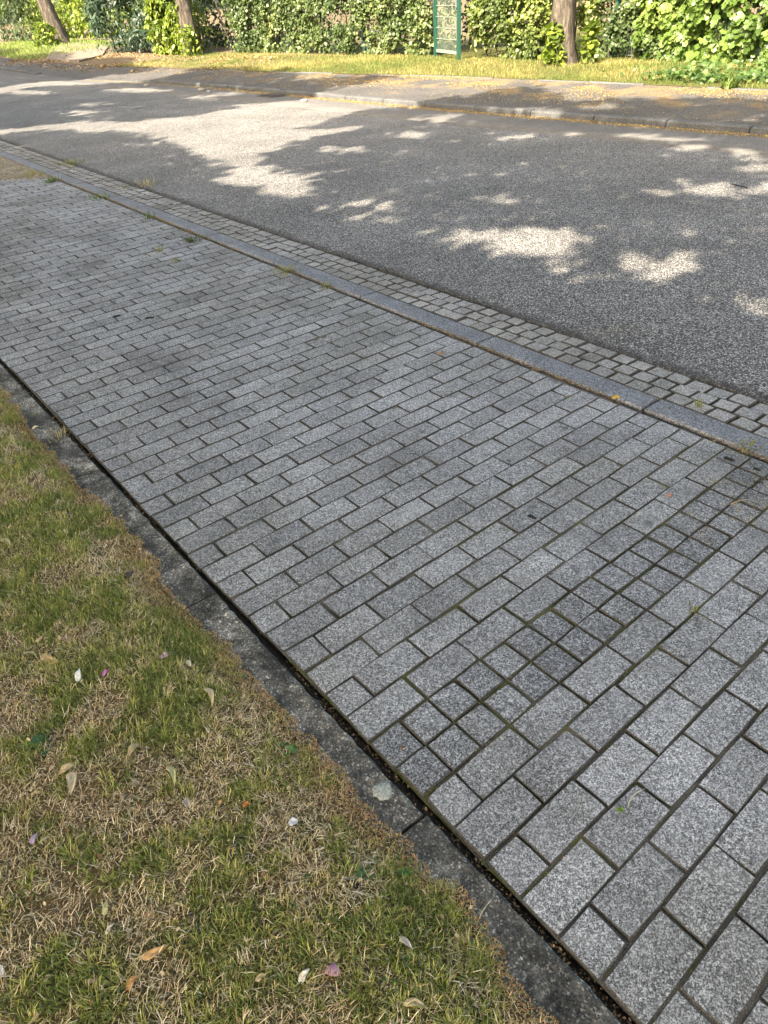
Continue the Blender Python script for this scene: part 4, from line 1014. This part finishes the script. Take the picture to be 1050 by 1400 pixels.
LL('fallen_leaf', 'leaf', 'tan oval leaf above the crumpled pink blossom', (457, 1315), (466, 1303), .45, (.46, .38, .18))
LL('fallen_leaf', 'leaf', 'long pale leaf at the left edge of the upper lawn', (-3, 739), (16, 748), .3, (.48, .40, .24), side=.1)
LL('fallen_leaf', 'leaf', 'whitish leaf on the rim of the lawn beside the upper edging', (44, 586), (53, 583), .6, (.62, .54, .36))
LL('fallen_leaf', 'leaf', 'small orange leaf on the middle bricks', (598, 485), (607, 483), .5, (.34, .18, .07), z=.003, bend=.2)
LL('fallen_leaf', 'leaf', 'yellow leaf lying in the dark gap at the kerb', (837, 545), (849, 545), .8, (.52, .35, .06), z=.012, bend=.2)
LL('fallen_leaf', 'leaf', 'salmon coloured scrap on the bricks at the right', (913, 679), (918, 675), .6, (.42, .22, .15), z=.003, bend=.1, stalk=False)
LL('fallen_leaf', 'leaf', 'fresh green leaf on a brick at the lower right', (843, 1106), (855, 1110), .75, (.16, .25, .05), z=.004, bend=.15)
LL('fallen_leaf', 'leaf', 'rusty leaf scrap on the joint below the lichen', (548, 1025), (555, 1020), .45, (.20, .10, .06), z=.003, bend=.15, stalk=False)
def crumpled(label, px_, py_, r, c):
    o = pebble(label, px_, py_, r, litter_mat(c), .026, 'crumpled_blossom', 'blossom')
    for v in o.data.vertices: v.co *= random.uniform(.65, 1.25)
crumpled('crumpled pink blossom near the bottom of the lawn', 455, 1327, .013, (.46, .24, .34))
def twig(name, cat, label, p0, p1, r, mat, z=.018, bow=.06):
    a = Vector((*ground(*p0, z), z)); b = Vector((*ground(*p1, z), z)); L = (b-a).length; Vs, Fs = [], []; sides = 7; nq = 6
    d = (b-a).normalized(); s1 = Vector((-d.y, d.x, 0)); s2 = Vector((0, 0, 1)); r_ = random.Random(int(p0[0]))
    for q in range(nq+1):
        t = q/nq; c_ = a+(b-a)*t+s1*bow*L*math.sin(math.pi*t)-a; rr = r*(1-.35*t)*(1 if 0 < q < nq else .6)
        for s in range(sides):
            an = 6.2832*s/sides; Vs.append(tuple(c_+(s1*math.cos(an)+s2*math.sin(an)*.7)*rr*(1+r_.uniform(-.25, .25))))
    for q in range(nq):
        for s in range(sides): Fs.append((q*sides+s, q*sides+(s+1) % sides, (q+1)*sides+(s+1) % sides, (q+1)*sides+s))
    Fs.append(tuple(reversed(range(sides)))); Fs.append(tuple(nq*sides+s for s in range(sides)))
    return thing(name, label, cat, tuple(a), me=py_mesh(name, Vs, Fs, True), mat=mat)
twig('bark_piece', 'bark', 'dark grey bark piece upright in the middle lawn', (320, 1151), (313, 1180), .0085, M_TWIG, .030)
twig('twig', 'twig', 'dark brown twig leaning in the lower lawn', (255, 1246), (272, 1277), .0055, M_TWIG, .030)
twig('twig', 'twig', 'pale yellow stalk crossing the top of the dark brown twig', (238, 1234), (263, 1246), .0022, litter_mat((.52, .46, .22)), .026)
twig('twig', 'twig', 'bowed pale stalk under the crumpled pink blossom', (412, 1345), (450, 1335), .0022, litter_mat((.52, .42, .25)), .024, -.28)
twig('twig', 'twig', 'thin pale stalk beside the fresh green leaf on the bricks', (858, 1104), (882, 1078), .0014, litter_mat((.50, .45, .32)), .003, .12)
twig('twig', 'twig', 'thin pale stalk lying across the edging near the bottom', (655, 1256), (672, 1230), .0014, litter_mat((.50, .42, .28)), .008, .05)
twig('twig', 'twig', 'dry stalk on the bricks by the yellow blossom strands', (998, 690), (1024, 683), .0018, litter_mat((.40, .32, .18)), .004, .1)
pebble('dark stone in the lawn beside the edging joint', 480, 1210, .017, M_BLACK, .014)
pebble('small dark stone in the lower lawn beside the white curled leaf', 303, 1335, .012, M_TWIG, .014)
pebble('small grey stone in the lawn near the dry rim', 176, 787, .015, M_TWIG, .014)
twig('black_scrap', 'scrap', 'black scrap on the far bricks, left one of two', (155, 433), (165, 431), .009, M_BLACK, .004)
twig('black_scrap', 'scrap', 'black scrap on the far bricks, right one of two', (199, 435), (210, 434), .010, M_BLACK, .004)
twig('black_scrap', 'scrap', 'black scrap on the bricks near the kerb at the right edge', (990, 625), (1004, 630), .008, M_BLACK, .004)
twig('black_scrap', 'scrap', 'black scrap beside yellow blossom strands at the right edge', (1030, 640), (1040, 643), .007, M_BLACK, .004)
twig('twig', 'twig', 'dark twig lying on the road beside the sun patch at the right', (998, 251), (1022, 257), .006, M_BLACK, .035)
twig('dropping', 'dropping', 'dark bird dropping on a brick right of centre', (722, 705), (733, 709), .008, M_BLACK, .003)
twig('twig', 'twig', 'short black twig on blossom strands at the right edge', (1030, 659), (1044, 660), .0035, M_BLACK, .006)

# ------------------------------------------------------------------ weeds along kerb, in joints and lawn
def part_plant(name, label, loc, me, mat):
    r = thing(name, label, 'weed', loc); put('leaves', me, mat, r, kind='stuff'); return r
def weed(label, px_, py_, n_, L, spread, cols, z=0.0, w=.004, name='weed', leafy=False):
    xx, yy = ground(px_, py_, z)
    P = np.c_[rng.normal(0, spread, (n_, 2)), np.zeros(n_)]
    az = np.arctan2(P[:, 1], P[:, 0])+rng.normal(0, .5, n_); cl = lerp_cols(rng.random(n_), cols)
    if leafy:
        P[:, 2] += L*.2+L*.5*rng.random(n_)
        me = leaf_mesh(name, P, rng.normal(0, .5, (n_, 3))+np.array([0, 0, 1]), L*(.5+.5*rng.random(n_)), cl, 'ivy', 0)
        return part_plant(name, label, (xx, yy, z), me, M_LEAF)
    o = blades('leaves', P, L*(.5+.6*rng.random(n_)), w*(.6+.6*rng.random(n_)), rng.uniform(.2, 1.1, n_), az, cl, M_GRASS, 1.2, 3, cl*1.2, kind='stuff')
    r = thing(name, label, 'weed', (xx, yy, z)); o.parent = r; return r
GR = [(0, (.05, .09, .02)), (1, (.12, .17, .04))]; YG = [(0, (.14, .15, .03)), (1, (.30, .27, .08))]
weed('green weed against the kerb at the far end of the path', 70, 249, 60, .07, .05, GR, 0, .008)
weed('spreading weed at the kerb beyond the gravel corner', 45, 240, 60, .06, .09, YG, 0, .008)
weed('low weed against the kerb below the sunlit road patch', 138, 272, 60, .06, .06, GR, 0, .007)
weed('small weed at the kerb, left of the mossy clump', 205, 297, 50, .05, .05, GR, 0, .006)
weed('dark mossy clump on the bricks just off the kerb', 263, 329, 130, .03, .04, [(0, (.04, .06, .015)), (1, (.10, .12, .03))], 0, .006)
weed('lone bright grass tuft among the bricks left of the kerb', 219, 344, 24, .05, .012, YG, 0, .004)
weed('second bright tuft among the bricks below the lone one', 239, 357, 26, .035, .018, YG, 0, .004)
weed('yellow green moss weed at the kerb in the middle', 392, 371, 120, .03, .05, YG, 0, .005)
weed('small tuft at the kerb right of the middle', 447, 392, 50, .025, .02, YG, 0, .004)
weed('tuft rooted in the joints of the gutter setts at the right', 953, 556, 26, .035, .010, YG, .015, .004)
weed('weed sprouting at the kerb gap near the right edge', 1024, 613, 60, .03, .025, YG, 0, .004)
weed('tiny green weed in a joint right of centre', 777, 543, 16, .02, .008, YG, 0, .003)
weed('pale dry tuft on the edging beside the gap', 84, 598, 40, .05, .02, [(0, (.34, .28, .15)), (1, (.5, .42, .26))], .004, .002)
weed('yellow green tuft in a joint of the right bricks', 951, 836, 40, .018, .012, YG, 0, .003)
weed('grass tuft on the rim of the road near the gutter, left one', 97, 224, 70, .06, .09, YG, .012, .008)
weed('grass tuft on the rim of the road near the gutter, right one', 200, 252, 60, .05, .10, [(0, (.3, .24, .1)), (1, (.42, .34, .15))], .012, .008)
CL = [(0, (.04, .11, .03)), (1, (.09, .18, .05))]
weed('clover by the edging joint next to the dark stone', 494, 1200, 14, .016, .012, CL, .02, name='clover', leafy=True)
weed('clover left of the dark stone in the lawn', 420, 1205, 9, .016, .010, CL, .02, name='clover', leafy=True)
weed('clover at the lawn rim near the lichen', 394, 1026, 9, .016, .010, CL, .02, name='clover', leafy=True)
weed('bright clover near the bottom, right of the crumpled blossom', 537, 1344, 9, .014, .009, CL, .02, name='clover', leafy=True)
weed('clover on the lawn rim above the lower edging stone', 553, 1192, 8, .014, .010, CL, .018, name='clover', leafy=True)
weed('clover beside the bluish white petal', 98, 928, 8, .016, .010, [(0, (.14, .2, .05)), (1, (.2, .27, .08))], .02, name='clover', leafy=True)
weed('broad leaved weed in the middle left lawn', 55, 1025, 14, .03, .014, CL, .018, name='weed', leafy=True)
xw, yw, zw = far_at(998, 121)
o = blades('weed', np.c_[rng.normal(0, .05, (60, 2)), np.zeros(60)], .12+.1*rng.random(60), .02+0*rng.random(60), rng.uniform(.2, 1.1, 60), rng.uniform(0, 6.28, 60), lerp_cols(rng.random(60), GR), M_GRASS, 1.2, 3, kind='stuff')
o.name = 'leaves'; o.parent = thing('weed', 'leafy weed growing over the verge edging at the right', 'weed', (xw, yw, zw))
